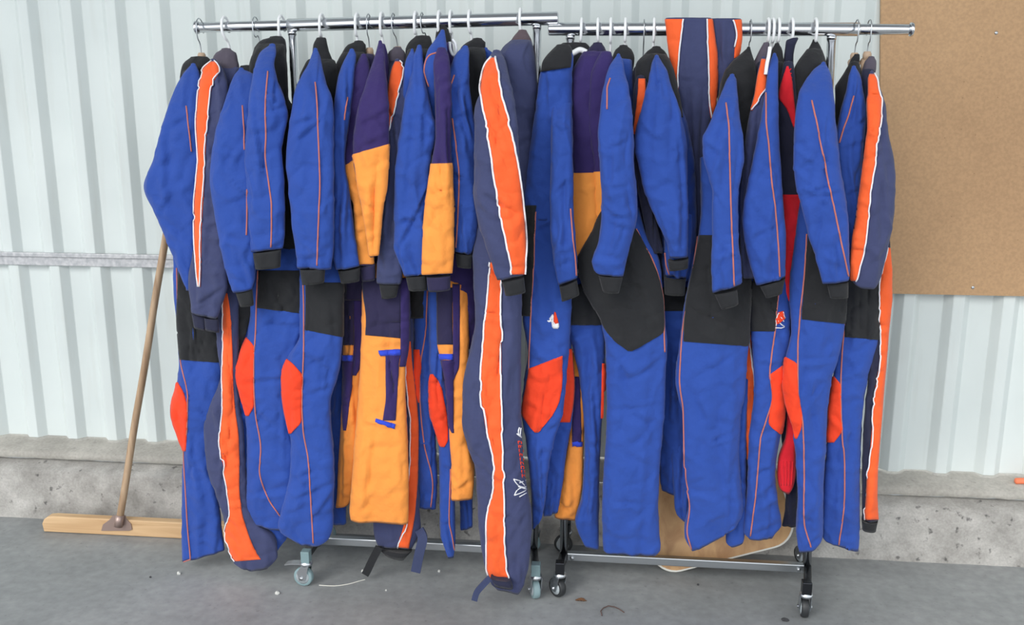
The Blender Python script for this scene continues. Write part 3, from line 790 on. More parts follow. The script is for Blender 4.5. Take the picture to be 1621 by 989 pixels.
# --- 13 big navy with orange stripe
g = Garment('coverall', 'big navy coverall with wide orange stripe at the right end of left rack', 'coverall', 790, GL)
g.tube('collar', 'brown_collar', [(50, 820, 834), (56, 815, 837), (68, 808, 842), (86, 800, 846)], o=.02, d=.06)
g.tube('torso', 'navy', [(66, 806, 842), (75, 796, 845), (95, 785, 848), (152, 790, 851), (215, 800, 850), (300, 790, 846), (380, 770, 838), (420, 752, 828)], o=.08, d=.10)
g.tube('sleeve', 'navy', [(82, 780, 792), (95, 772, 800), (119, 765, 806), (147, 760, 812), (172, 752, 816), (250, 750, 822), (307, 749, 826), (353, 757, 830), (404, 774, 832), (787, 442, 830, 433)], o=.345, d=.055, lean=.15)
stripe(g, [(92, 778, 784), (103, 770, 786), (119, 765, 789), (142, 762, 793), (182, 767, 802), (230, 775, 813), (313, 787, 825), (390, 803, 831), (434, 810, 829)], 'sleeve', wr=.0028)
g.tube('cuff', 'black', [(793, 444, 829, 437), (800, 466, 832, 461)], o=.335, d=.032, amp=.4, round_top=False)
g.tube('leg', 'navy', [(345, 757, 826), (410, 748, 826), (507, 752, 826), (556, 744, 825), (609, 733, 825), (667, 732, 826), (707, 742, 828), (742, 753, 830), (831, 758, 842), (876, 764, 839), (777, 920, 826, 930), (782, 925, 822, 934)], o=.225, d=.07)
stripe(g, [(415, 776, 782), (444, 774, 793), (520, 767, 793), (559, 764, 794), (609, 761, 794), (667, 767, 794), (742, 782, 797), (769, 780, 798), (831, 771, 799), (898, 771, 802), (914, 776, 807)], 'leg', wr=.0028)
g.tube('ankle_band', 'dark_navy', [(777, 912, 808, 916), (783, 924, 812, 929)], o=.28, d=.022, amp=.3, round_top=False)
g.strap('ankle_strap', 'strap_navy', [(776, 914), (765, 925), (755, 937), (751, 950)], [.285, .295, .295, .295], .0095)
# lettering running up the lower leg: white script, red letters, white winged mark
for pts in ([(822, 676), (820, 684), (824, 690)], [(824, 677), (823, 690)], [(818, 686), (825, 692)]):
    g.line('lettering', 'piping_white', pts, 'leg', r=.0022, off=.001)
yy = 698
for k in range(9):
    x = 820 + k * .75
    w = 5 + k * .55
    for seg in ([(x, yy), (x + w, yy + 1)], [(x, yy), (x + .6, yy + 4.6)], [(x + w * .5, yy + .5), (x + w * .55, yy + 4)] if k % 2 else [(x + w, yy + 1), (x + w, yy + 4.5)]):
        g.line('lettering', 'red', seg, 'leg', r=.0015, off=.001)
    yy += 6.6
for pts in ([(813, 758), (820, 768), (832, 772)], [(813, 758), (823, 761), (830, 768)], [(832, 760), (822, 764)], [(814, 784), (820, 774), (832, 770)], [(814, 784), (824, 780), (832, 776)], [(822, 786), (833, 780)], [(820, 770), (833, 774)]):
    g.line('lettering', 'piping_white', pts, 'leg', r=.0017, off=.001)

# ================================================================= right rack
# --- 14 blue facing out
g = Garment('coverall', 'blue coverall turned outward with small emblem at the right rack left end', 'coverall', 870, GR)
g.tube('collar', 'black', [(70, 888, 930), (76, 880, 934), (88, 868, 932), (105, 860, 926)], o=.0, d=.05)
g.tube('torso', 'blue', [(76, 880, 902), (90, 865, 908), (104, 859, 908), (118, 855, 906), (157, 850, 906), (250, 836, 906), (320, 831, 906), (345, 832, 905)], o=.15, d=.05, creases=[(866, 120, 868, 185, 4, .005), (868, 185, 876, 200, 4, .006), (876, 200, 870, 320, 4, .006)])
g.tube('yoke', 'black', [(73, 880, 903), (80, 873, 906), (90, 864, 906), (102, 858, 906), (856, 114, 905, 107)], o=.152, d=.056, amp=.5, round_top=True)
g.tube('sleeve', 'blue', [(150, 874, 904), (190, 873, 906), (250, 872, 907), (330, 871, 908), (380, 872, 911), (415, 876, 914), (883, 451, 914, 439)], o=.235, d=.04, lean=.08)
g.tube('cuff', 'black', [(885, 453, 913, 442), (889, 476, 917, 465)], o=.23, d=.028, amp=.4, round_top=False)
g.line('piping', PO, [(903, 330), (907, 380), (911, 415), (912, 436)], 'sleeve')
g.tube('leg', 'blue', [(260, 840, 900), (320, 830, 905), (400, 828, 905), (500, 828, 904), (560, 836, 900), (600, 830, 896), (653, 826, 890), (690, 832, 878), (742, 838, 868), (800, 842, 862), (843, 836, 858, 818)], o=.155, d=.058)
g.patch('hip_panel', 'black', [(325, 824, 849), (333, 824, 848), (420, 824, 845), (500, 824, 840)], 'leg')
g.line('piping', PO, [(848, 335), (846, 380), (845, 417), (841, 480), (838, 559), (836, 610), (828, 650)], 'leg')
g.patch('knee_patch', 'red', [(838, 583, 890, 563), (833, 610, 890, 600), (826, 652, 886, 632), (834, 668, 876, 655), (846, 684, 852, 684)], 'leg')
g.tube('leg', 'blue', [(500, 880, 904), (553, 885, 905), (609, 884, 909), (665, 870, 905), (720, 862, 896), (769, 859, 890), (860, 815, 883, 809)], o=.085, d=.045, key='rear_leg')
g.patch('knee_patch', 'red', [(552, 886, 905), (580, 882, 907), (609, 878, 909), (640, 872, 907), (668, 866, 902)], 'rear_leg')
g.patch('emblem', 'piping_white', [(506, 868, 870), (503, 870, 875), (510, 873, 884), (517, 874, 885), (520, 876, 883)][1:] , 'leg', off=.002)
g.patch('emblem', 'piping_white', [(866, 508, 869, 510), (871, 502, 876, 508), (875, 497, 878, 503)], 'leg', off=.002)
g.patch('emblem', 'red', [(878, 493, 880, 495), (877, 503, 882, 503), (877, 513, 884, 511)], 'leg', off=.0035)
g.patch('emblem', 'dark_navy', [(871, 506, 875, 506), (873, 508, 875, 504)], 'leg', off=.004)

# --- 15 purple and amber pair
g = Garment('coverall', 'purple and amber coverall right of the outward turned blue one', 'coverall', 920, GR)
g.tube('collar', 'dark_purple', [(70, 938, 954), (76, 932, 958), (90, 922, 962), (104, 918, 964)], o=.0, d=.06)
g.tube('torso', 'purple', [(84, 922, 956), (93, 916, 956), (116, 905, 954), (200, 902, 950), (273, 900, 948), (340, 900, 950), (420, 902, 950)], o=.10, d=.07, amp=.7)
g.patch('lower_panel', 'amber', [(900, 274, 944, 273), (300, 900, 944), (340, 900, 946), (415, 902, 948)], 'torso')
g.tube('leg', 'amber', [(560, 905, 930), (600, 905, 930), (671, 902, 926), (705, 898, 924), (769, 886, 922), (878, 817, 911, 822)], o=.045, d=.04, amp=.7)
g.patch('pocket_panel', 'purple', [(596, 908, 918), (640, 907, 919), (680, 906, 920), (700, 906, 920)], 'leg')
g.patch('pocket_trim', 'trim_blue', [(699, 906, 921), (706, 906, 921)], 'leg', off=.0075)
g = Garment('coverall', 'purple and amber coverall squeezed against the black hipped blue one', 'coverall', 945, GR)
g.tube('torso', 'purple', [(84, 950, 968), (100, 942, 972), (120, 935, 972), (160, 932, 968), (202, 931, 962), (250, 938, 962), (300, 940, 962), (400, 940, 960)], o=.135, d=.06, amp=.8)
g.patch('lower_panel', 'amber', [(937, 272, 958, 271), (300, 938, 958), (340, 938, 958), (380, 938, 956)], 'torso')

# --- 16 blue with large black hip
g = Garment('coverall', 'blue coverall with very large pointed black hip panel', 'coverall', 985, GR)
g.tube('collar', 'black', [(74, 980, 994), (79, 974, 1000), (92, 970, 1004), (110, 968, 1002)], o=.01, d=.06)
g.tube('torso', 'blue', [(96, 968, 1000), (130, 964, 1004), (250, 955, 1010), (330, 955, 1016), (380, 955, 1024), (420, 950, 1036)], o=.08, d=.08)
g.tube('sleeve', 'blue', [(88, 976, 982), (95, 971, 986), (106, 964, 988), (134, 956, 994), (177, 950, 1001), (215, 946, 1003), (250, 948, 1003), (297, 951, 1007), (337, 952, 1010), (380, 948, 1000), (415, 938, 992), (428, 941, 989), (948, 434, 987, 436)], o=.285, d=.052, lean=.13, creases=[(960, 128, 990, 130, 3, .003), (996, 300, 1008, 345, 4, .005), (950, 320, 985, 345, 5, .004)])
g.tube('cuff', 'black', [(947, 434, 986, 436), (954, 460, 980, 462)], o=.277, d=.034, amp=.4, round_top=False)
g.line('piping', PO, [(966, 124), (961, 142), (961, 173)], 'sleeve')
g.tube('leg', 'blue', [(330, 952, 1012), (364, 938, 1022), (414, 915, 1044), (447, 920, 1048), (480, 936, 1051), (507, 952, 1053), (547, 958, 1055), (620, 960, 1053), (662, 960, 1051), (742, 956, 1044), (805, 953, 1042), (868, 955, 1045), (960, 872, 1042, 874)], o=.155, d=.065, creases=[(960, 640, 1050, 630, 4, .004), (1000, 590, 1045, 560, 5, .005), (965, 550, 1010, 600, 5, .005), (1040, 660, 1005, 700, 5, .004)])
g.patch('hip_panel', 'black', [(325, 950, 962), (364, 938, 1007), (414, 914, 1033), (447, 919, 1045), (480, 936, 1050), (507, 951, 1051), (524, 960, 1050), (540, 974, 1028), (555, 994, 1000)], 'leg')
g.line('piping', PO, [(1007, 362), (1020, 388), (1034, 414), (1044, 445), (1050, 480), (1051, 520), (1052, 557)], 'leg')
g.tube('leg', 'blue', [(440, 890, 952), (514, 893, 955), (545, 905, 958), (605, 918, 957), (698, 925, 951), (787, 921, 948), (822, 911, 948), (925, 862, 948, 867)], o=.085, d=.05, key='rear_leg')
g.patch('hip_panel', 'black', [(450, 889, 952), (480, 890, 952), (514, 893, 952)], 'rear_leg')
g.patch('knee_patch', 'red', [(575, 953, 961), (620, 952, 961), (662, 951, 959)], 'rear_leg')

# --- 16c navy with orange sliver
g = Garment('coverall', 'navy coverall showing only a sliver of orange stripe left of draped trousers', 'coverall', 1015, GR)
g.tube('torso', 'dark_navy', [(108, 1004, 1026), (125, 1000, 1030), (180, 1000, 1030), (300, 1004, 1050), (400, 1020, 1056), (440, 1030, 1056)], o=.07, d=.06)
g.tube('sleeve', 'dark_navy', [(122, 1008, 1020), (135, 1004, 1026), (172, 1001, 1028), (215, 1000, 1020), (300, 1010, 1030), (400, 1030, 1050)], o=.17, d=.03)
g.patch('stripe', 'orange', [(125, 1011, 1021), (140, 1010, 1022), (172, 1007, 1024), (190, 1005, 1016), (212, 1003, 1006)], 'sleeve')

# --- 17 blue
g = Garment('coverall', 'blue coverall hanging below the left side of the draped trousers', 'coverall', 1055, GR)
g.tube('collar', 'black', [(76, 1032, 1046), (82, 1024, 1053), (93, 1016, 1058), (110, 1006, 1064)], o=.0, d=.06)
g.tube('torso', 'blue', [(92, 1016, 1056), (110, 1008, 1066), (145, 1015, 1072), (200, 1030, 1090), (250, 1040, 1099), (330, 1045, 1103), (417, 1048, 1102), (440, 1050, 1096)], o=.08, d=.07)
g.tube('yoke', 'black', [(88, 1018, 1056), (98, 1009, 1062), (115, 1005, 1068), (145, 1006, 1075), (185, 1011, 1083)], o=.085, d=.078, amp=.6)
g.tube('sleeve', 'blue', [(90, 1036, 1043), (97, 1033, 1047), (114, 1029, 1057), (131, 1026, 1061), (160, 1018, 1070), (182, 1013, 1077), (207, 1006, 1084), (227, 1004, 1087), (263, 1010, 1088), (303, 1020, 1088), (350, 1040, 1089), (390, 1057, 1089), (1060, 407, 1089, 406)], o=.225, d=.05, lean=.09, creases=[(1062, 135, 1078, 240, 4, .006), (1078, 240, 1086, 330, 4, .006), (1030, 122, 1056, 134, 3, .003), (1035, 330, 1060, 400, 4, -.004)])
g.tube('cuff', 'black', [(1057, 412, 1090, 408), (1059, 427, 1089, 423)], o=.218, d=.035, amp=.4, round_top=False)
g.tube('sleeve', 'blue', [(340, 1050, 1096), (400, 1052, 1094), (1054, 436, 1086, 440)], o=.16, d=.035, key='rear_sleeve')
g.line('piping', PO, [(1053, 400), (1055, 420), (1059, 434)], 'rear_sleeve')
g.tube('cuff', 'black', [(1051, 437, 1086, 440), (1052, 464, 1084, 466)], o=.155, d=.03, amp=.4, round_top=False)
g.tube('leg', 'blue', [(440, 1044, 1090), (500, 1046, 1088), (600, 1046, 1086), (700, 1044, 1088), (750, 1044, 1090), (1047, 774, 1090, 786)], o=.045, d=.05)
g.patch('hip_panel', 'black', [(455, 1042, 1088), (475, 1042, 1088), (1044, 492, 1086, 492)], 'leg')
g.tube('leg', 'blue', [(700, 1062, 1094), (770, 1066, 1096), (810, 1071, 1096), (1080, 822, 1096, 832)], o=.07, d=.04, key='rear_leg')

# --- 18 draped trousers over the rail
g = Garment('trousers', 'navy trousers with orange side stripes draped over the right rail', 'trousers', 1110, GR)
def drape(name, rows, mat, o, key, d=.03, cr=()):
    return g.tube(name, mat, rows, o=o, d=d, amp=.55, creases=cr, key=key, round_top=False)
drape('leg', [(29, 1054, 1126), (60, 1057, 1130), (88, 1061, 1134), (121, 1066, 1135), (160, 1071, 1133), (190, 1077, 1126), (240, 1084, 1116), (300, 1088, 1114), (420, 1090, 1112)], 'navy', .045, 'front_leg', .04, [(1095, 140, 1097, 250, 4, .012), (1089, 40, 1092, 130, 4, -.005), (1110, 150, 1106, 250, 4, -.006)])
g.patch('stripe', 'orange', [(30, 1053, 1082), (60, 1056, 1078), (88, 1060, 1075), (121, 1065, 1074), (157, 1069, 1074), (184, 1075, 1077)], 'front_leg')
g.line('piping', 'piping_white', [(1082, 30), (1078, 60), (1075, 88), (1074, 121), (1074, 157), (1077, 184)], 'front_leg', off=.0052)
g.patch('stripe', 'orange', [(30, 1119, 1128), (60, 1120, 1132), (83, 1121, 1136), (121, 1122, 1137), (160, 1122, 1134), (187, 1125, 1127)], 'front_leg')
g.line('piping', 'piping_white', [(1118, 30), (1119, 60), (1121, 101), (1122, 157), (1125, 187)], 'front_leg', off=.0052)
drape('leg', [(30, 1124, 1173), (56, 1126, 1174), (75, 1128, 1172), (92, 1130, 1167), (120, 1130, 1158), (155, 1130, 1146)], 'navy', .03, 'rear_leg', .035, [(1140, 40, 1146, 120, 5, .006), (1152, 40, 1144, 110, 4, -.004)])
g.patch('stripe', 'orange', [(31, 1162, 1174), (56, 1165, 1174), (75, 1163, 1173), (92, 1162, 1168)], 'rear_leg')
g.line('piping', 'piping_white', [(1160, 31), (1163, 42), (1165, 56), (1162, 74)], 'rear_leg', off=.0052)

# --- 19 blue
g = Garment('coverall', 'blue coverall with black hip just right of the draped trousers', 'coverall', 1140, GR)
g.tube('torso', 'black', [(77, 1182, 1188), (84, 1174, 1190), (101, 1156, 1194), (131, 1141, 1198), (160, 1136, 1198), (250, 1130, 1196), (350, 1125, 1194), (430, 1120, 1192)], o=.08, d=.08)
g.tube('sleeve', 'blue', [(120, 1155, 1163), (127, 1150, 1166), (142, 1144, 1167), (190, 1126, 1172), (225, 1112, 1177), (247, 1113, 1178), (275, 1121, 1174), (303, 1128, 1168), (380, 1127, 1169), (430, 1126, 1174), (1128, 462, 1174, 448)], o=.285, d=.052, lean=.13, creases=[(1148, 158, 1170, 158, 3, .003), (1172, 230, 1164, 320, 4, .005), (1130, 300, 1150, 330, 4, .004)])
g.tube('cuff', 'black', [(1131, 464, 1167, 457), (1142, 488, 1169, 480)], o=.277, d=.03, amp=.4, round_top=False)
g.line('piping', PO, [(1149, 163), (1154, 202), (1155, 245), (1157, 330), (1160, 400), (1162, 452)], 'sleeve')
g.tube('leg', 'blue', [(250, 1108, 1170), (340, 1109, 1178), (430, 1093, 1188), (480, 1083, 1188), (559, 1074, 1184), (595, 1069, 1181), (620, 1073, 1180), (653, 1081, 1174), (727, 1083, 1171), (769, 1088, 1174), (800, 1090, 1176), (1083, 840, 1176, 812), (1095, 870, 1166, 832)], o=.155, d=.062)
g.patch('hip_panel', 'black', [(372, 1108, 1192), (430, 1096, 1192), (480, 1086, 1190), (520, 1083, 1188), (1082, 540, 1188, 548)], 'leg')
g.line('piping', PO, [(1105, 374), (1093, 457), (1082, 514), (1078, 559), (1076, 603), (1082, 653), (1083, 700), (1084, 752), (1092, 802), (1088, 840), (1096, 873)], 'leg')
g.tube('leg', 'blue', [(600, 1160, 1184), (700, 1158, 1182), (800, 1150, 1182), (1150, 856, 1178, 850), (1158, 864, 1176, 858)], o=.115, d=.04, key='rear_leg')

# --- 20 navy / orange
g = Garment('coverall', 'navy coverall with grey collar and orange stripe left of three close hangers', 'coverall', 1190, GR)
g.tube('collar', 'grey_collar', [(70, 1208, 1218), (78, 1203, 1217), (93, 1196, 1214), (110, 1186, 1208), (124, 1182, 1200)], o=.04, d=.05)
g.tube('torso', 'dark_navy', [(100, 1198, 1222), (130, 1192, 1230), (300, 1172, 1210), (430, 1172, 1205), (520, 1178, 1200)], o=.06, d=.06)
g.tube('sleeve', 'navy', [(92, 1206, 1211), (110, 1200, 1214), (140, 1196, 1216), (174, 1188, 1214), (215, 1181, 1210), (250, 1178, 1206), (320, 1172, 1198), (400, 1172, 1196), (440, 1176, 1196)], o=.195, d=.04, lean=.05)
stripe(g, [(94, 1206, 1211), (115, 1201, 1213), (138, 1197, 1212), (152, 1195, 1205), (175, 1189, 1191)], 'sleeve', white=(0, 1))
g.tube('leg', 'dark_navy', [(480, 1180, 1200), (620, 1174, 1196), (700, 1170, 1192), (780, 1170, 1186), (840, 1172, 1182)], o=.085, d=.04)
g.patch('stripe', 'orange', [(500, 1184, 1187), (560, 1181, 1190), (620, 1176, 1193), (694, 1181, 1189), (727, 1182, 1186)], 'leg')
g.line('piping', 'piping_white', [(1187, 520), (1190, 561), (1193, 615), (1189, 680), (1186, 727)], 'leg', off=.0052)
g.patch('stripe', 'red', [(775, 1172, 1178), (810, 1173, 1178), (838, 1173, 1176)], 'leg')

# --- 22 navy and crimson
g = Garment('coverall', 'navy and crimson ribbed suit between two blue coveralls on right rack', 'coverall', 1248, GR)
g.tube('collar', 'dark_navy', [(1244, 66, 1264, 61), (1243, 74, 1259, 72), (1241, 90, 1256, 90), (1238, 112, 1256, 110)], o=.03, d=.05, amp=.5)
g.tube('torso', 'dark_navy', [(100, 1240, 1256), (130, 1234, 1260), (200, 1230, 1266), (250, 1230, 1270), (308, 1234, 1272), (380, 1240, 1268), (480, 1240, 1264)], o=.12, d=.05)
g.patch('shoulder_panel', 'crimson', [(105, 1245, 1248), (125, 1239, 1253), (152, 1233, 1256), (174, 1246, 1258), (202, 1256, 1259)], 'torso', label='ribbed crimson shoulder panel')
for k in range(9):
    y = 112 + k * 7; g.line('rib', 'crimson', [(1246 - min(k, 5) * 2 + max(0, k - 5) * 4, y + 3), (1252 + k * .5, y - 3)], 'torso', r=.0018, off=.0022)
g.patch('lower_panel', 'crimson', [(308, 1238, 1272), (330, 1240, 1272), (380, 1243, 1262), (420, 1243, 1262), (477, 1244, 1250)], 'torso')
g.tube('leg', 'dark_navy', [(470, 1238, 1266), (600, 1238, 1264), (690, 1238, 1262), (760, 1244, 1264), (808, 1242, 1262), (830, 1238, 1262)], o=.05, d=.045)
g.tube('sock', 'crimson', [(640, 1246, 1262), (686, 1244, 1262), (725, 1232, 1260), (745, 1230, 1260), (765, 1232, 1257), (1236, 772, 1250, 779)], o=.10, d=.03, amp=.4)
for k in range(5): g.line('rib', 'crimson', [(1235 + k * 5, 730), (1237 + k * 4, 768)], 'sock', r=.0016, off=.001)

# --- 21 blue
g = Garment('coverall', 'blue coverall with red emblem left of the navy and crimson suit', 'coverall', 1215, GR)
g.tube('collar', 'black', [(71, 1226, 1234), (78, 1222, 1238), (92, 1218, 1240), (110, 1214, 1242)], o=.04, d=.05)
g.tube('torso', 'black', [(100, 1214, 1240), (150, 1206, 1240), (300, 1190, 1240), (440, 1188, 1244), (470, 1188, 1246)], o=.10, d=.06)
g.tube('sleeve', 'blue', [(87, 1223, 1229), (95, 1220, 1232), (111, 1216, 1232), (142, 1212, 1232), (202, 1202, 1233), (243, 1194, 1235), (297, 1183, 1238), (347, 1175, 1242), (380, 1178, 1244), (404, 1183, 1244), (1198, 450, 1243, 438)], o=.25, d=.048, lean=.10)
g.tube('cuff', 'black', [(1203, 451, 1243, 440), (1212, 470, 1238, 463)], o=.243, d=.03, amp=.4, round_top=False)
g.line('piping', PO, [(1213, 147), (1213, 190), (1217, 230), (1222, 290), (1227, 330), (1232, 390), (1234, 438)], 'sleeve')
g.tube('leg', 'blue', [(430, 1188, 1250), (480, 1187, 1252), (524, 1189, 1250), (570, 1192, 1248), (615, 1194, 1244), (670, 1188, 1240), (694, 1186, 1235), (752, 1184, 1227), (800, 1180, 1232), (1177, 840, 1237, 830), (1186, 850, 1224, 848)], o=.125, d=.055)
g.patch('hip_panel', 'black', [(445, 1186, 1234), (467, 1186, 1232), (1186, 524, 1226, 524)], 'leg')
g.line('piping', PO, [(1233, 460), (1229, 495), (1226, 530), (1219, 591), (1223, 628), (1213, 665), (1204, 694), (1200, 740), (1196, 785), (1188, 848)], 'leg')
g.patch('knee_patch', 'red', [(1218, 593, 1242, 576), (1222, 628, 1246, 615), (1218, 655, 1246, 650), (1217, 669, 1243, 672), (1234, 687, 1240, 687)], 'leg')
g.patch('emblem', 'red', [(1232, 494, 1240, 492), (1228, 505, 1243, 503), (1226, 515, 1232, 512)], 'leg', off=.0052)
for pts in ([(1233, 494), (1229, 504), (1227, 516)], [(1239, 493), (1242, 503)], [(1232, 506), (1236, 512), (1241, 516)], [(1226, 519), (1234, 519), (1241, 517)], [(1234, 502), (1240, 508)]):
    g.line('emblem_outline', 'piping_white', pts, 'leg', r=.0016, off=.0035)

# --- 23 blue
g = Garment('coverall', 'blue coverall in front of the right chrome upright', 'coverall', 1290, GR)
g.tube('collar', 'black', [(65, 1286, 1294), (72, 1283, 1298), (85, 1275, 1303), (100, 1264, 1308)], o=.0, d=.06)
g.tube('torso', 'black', [(80, 1276, 1302), (100, 1262, 1308), (120, 1256, 1312), (180, 1256, 1318), (300, 1262, 1330), (440, 1272, 1340)], o=.07, d=.09)
g.tube('sleeve', 'blue', [(101, 1300, 1307), (108, 1290, 1311), (119, 1281, 1315), (144, 1266, 1319), (190, 1258, 1323), (250, 1256, 1329), (290, 1260, 1335), (330, 1270, 1341), (370, 1280, 1344), (424, 1296, 1345), (1302, 448, 1344, 443)], o=.285, d=.052, lean=.13)
g.tube('cuff', 'black', [(1308, 447, 1343, 445), (1314, 470, 1343, 470)], o=.27, d=.03, amp=.4, round_top=False)
g.line('piping', PO, [(1285, 159), (1295, 205), (1302, 240), (1313, 295), (1324, 347), (1334, 395), (1343, 437)], 'sleeve')
g.tube('leg', 'blue', [(320, 1266, 1330), (390, 1257, 1338), (464, 1249, 1340), (520, 1252, 1336), (567, 1243, 1326), (605, 1239, 1315), (640, 1244, 1311), (676, 1256, 1309), (700, 1258, 1308), (785, 1262, 1303), (847, 1260, 1303), (1264, 872, 1292, 866)], o=.155, d=.058)
g.patch('hip_panel', 'black', [(365, 1280, 1340), (447, 1273, 1342), (1269, 505, 1340, 513)], 'leg')
g.line('piping', PO, [(1277, 370), (1275, 410), (1272, 447), (1266, 505), (1263, 559), (1263, 615), (1271, 672), (1273, 757), (1273, 823), (1284, 866)], 'leg')
g.patch('knee_patch', 'red', [(565, 1241, 1245), (577, 1239, 1262), (615, 1236, 1263), (640, 1243, 1267), (657, 1249, 1270), (675, 1255, 1269), (694, 1259, 1262)], 'leg')

# --- 24 blue
g = Garment('coverall', 'blue coverall right of the right chrome upright', 'coverall', 1345, GR)
g.tube('collar', 'black', [(88, 1351, 1361), (94, 1347, 1361), (109, 1341, 1359), (125, 1334, 1358)], o=.0, d=.05)
g.tube('torso', 'black', [(100, 1345, 1360), (115, 1336, 1364), (142, 1322, 1366), (180, 1322, 1366), (300, 1326, 1366), (460, 1335, 1390)], o=.05, d=.07)
g.tube('sleeve', 'blue', [(107, 1348, 1355), (119, 1344, 1362), (140, 1340, 1366), (177, 1330, 1371), (215, 1324, 1369), (250, 1326, 1366), (330, 1334, 1360), (400, 1336, 1356), (440, 1340, 1352)], o=.19, d=.042, lean=.06)
g.line('piping', PO, [(1352, 152), (1344, 180), (1335, 205), (1329, 226)], 'sleeve')
g.tube('leg', 'blue', [(430, 1330, 1393), (520, 1328, 1393), (539, 1326, 1391), (600, 1318, 1374), (662, 1311, 1365), (700, 1309, 1363), (767, 1304, 1361), (847, 1302, 1360), (1306, 854, 1359, 870)], o=.095, d=.05)
g.patch('hip_panel', 'black', [(440, 1337, 1394), (480, 1337, 1394), (1337, 533, 1392, 538)], 'leg')
g.line('piping', PO, [(1338, 510), (1333, 559), (1331, 615), (1333, 681), (1337, 740), (1337, 780), (1328, 862)], 'leg')
g.patch('knee_patch', 'red', [(596, 1317, 1321), (610, 1313, 1331), (650, 1309, 1332), (680, 1308, 1333), (700, 1308, 1320)], 'leg')

# --- 25 rightmost navy
g = Garment('coverall', 'navy coverall with long orange stripe at the far right end', 'coverall', 1385, GR)
g.tube('collar', 'grey_collar', [(92, 1374, 1385), (97, 1369, 1387), (108, 1365, 1387), (122, 1361, 1384), (150, 1360, 1382)], o=.02, d=.05)
g.tube('torso', 'dark_navy', [(112, 1364, 1385), (140, 1362, 1390), (250, 1362, 1400), (440, 1370, 1405)], o=.07, d=.06)
g.tube('sleeve', 'navy', [(115, 1377, 1383), (124, 1375, 1388), (147, 1374, 1396), (169, 1372, 1402), (202, 1373, 1405), (227, 1371, 1410), (250, 1369, 1415), (280, 1365, 1418), (337, 1357, 1415), (387, 1349, 1407), (425, 1345, 1399), (1350, 446, 1391, 448), (1362, 455, 1384, 457)], o=.245, d=.045, lean=.10)
stripe(g, [(118, 1377, 1383), (126, 1375, 1387), (147, 1375, 1391), (160, 1373, 1395), (202, 1374, 1391), (230, 1370, 1388), (307, 1360, 1379), (390, 1348, 1369), (444, 1346, 1355)], 'sleeve', white=(0, 1))
g.tube('leg', 'dark_navy', [(380, 1380, 1408), (430, 1380, 1411), (464, 1382, 1411), (530, 1378, 1405), (615, 1372, 1398), (686, 1366, 1393), (757, 1364, 1388), (804, 1364, 1388), (1364, 822, 1390, 824)], o=.085, d=.042)
stripe(g, [(392, 1404, 1408), (447, 1394, 1412), (484, 1392, 1411), (530, 1393, 1406), (559, 1393, 1404), (615, 1386, 1399), (643, 1383, 1397), (719, 1377, 1391), (771, 1371, 1388), (822, 1369, 1391)], 'leg', white=(1, 0))
g.tube('cuff', 'black', [(1364, 819, 1390, 823), (1365, 834, 1387, 838)], o=.086, d=.04, amp=.3, round_top=False)


# ------------------------------------------------------------------ garment racks
def caster(root, x, y, wheel_mat, turn, brake=False, r=.033):
    c = empty('caster', (x, y, 0)); c.parent = root; c.location = Vector((x, y, 0)) - root.location
    a = Vector((math.cos(turn), math.sin(turn), 0))      # axle direction
    fwd = Vector((-a.y, a.x, 0))
    ctr = Vector((x, y, r)) + fwd * .012
    w = .011
    lathe('wheel', [(r * .72, -w), (r * .93, -w), (r, -w * .6), (r, w * .6), (r * .93, w), (r * .72, w)], ctr, a, wheel_mat, c, 32)
    lathe('wheel_hub', [(r * .3, -w - .003), (r * .7, -w - .001), (r * .7, w + .001), (r * .3, w + .003)], ctr, a, 'wheel_hub', c, 24)
    # fork: two cheeks and a crown
    V = []; Fc = []
    for sgn in (-1, 1):
        st = len(V)
        q = ctr + a * (sgn * (w + .006))
        pts = [(-.010, -.010), (.010, -.010), (.016, .02), (-.002 + .0, .046), (-.026, .046), (-.020, .02)]
        for th in (-.0015, .0015):
            for fx, fz in pts: V.append(q + a * th + fwd * fx + Vector((0, 0, fz)))
        Fc += [tuple(st + i for i in range(6))[::-1], tuple(st + 6 + i for i in range(6))]
        Fc += [(st + i, st + (i + 1) % 6, st + 6 + (i + 1) % 6, st + 6 + i) for i in range(6)]
    mesh_obj('fork', V, Fc, 'zinc', c, False)
    top = Vector((x, y, r + .046))
    lathe('swivel', [(.019, -.004), (.021, 0), (.021, .006), (.014, .010), (.012, .018)], top, (0, 0, 1), 'zinc', c, 24)
    lathe('axle_bolt', [(.006, -w - .012), (.006, w + .012)], ctr, a, 'zinc', c, 12)
    if brake:
        p = ctr + fwd * .01 + Vector((0, 0, r + .006))
        V, Fc = [], []
        for (fx, fz) in ((-.02, .008), (.03, .003), (.052, -.002), (.052, .002), (.03, .008), (-.02, .013)):
            V.append(p + fwd * fx + Vector((0, 0, fz)) + a * .013); V.append(p + fwd * fx + Vector((0, 0, fz)) - a * .013)
        Fc = [(2 * i, 2 * i + 1, 2 * ((i + 1) % 6) + 1, 2 * ((i + 1) % 6)) for i in range(6)] + [(0, 2, 4, 6, 8, 10), (11, 9, 7, 5, 3, 1)]
        mesh_obj('brake_pedal', V, Fc, 'zinc', c, False)
    return r + .046
def rail_tube(name, p0, p1, rad, mat, root, lip=True):
    d = (p1 - p0); Ln = d.length
    prof = [(rad * .8, 0), (rad, .003), (rad, Ln - .003), (rad * .8, Ln)]
    return lathe(name, prof, p0, d, mat, root, 32)
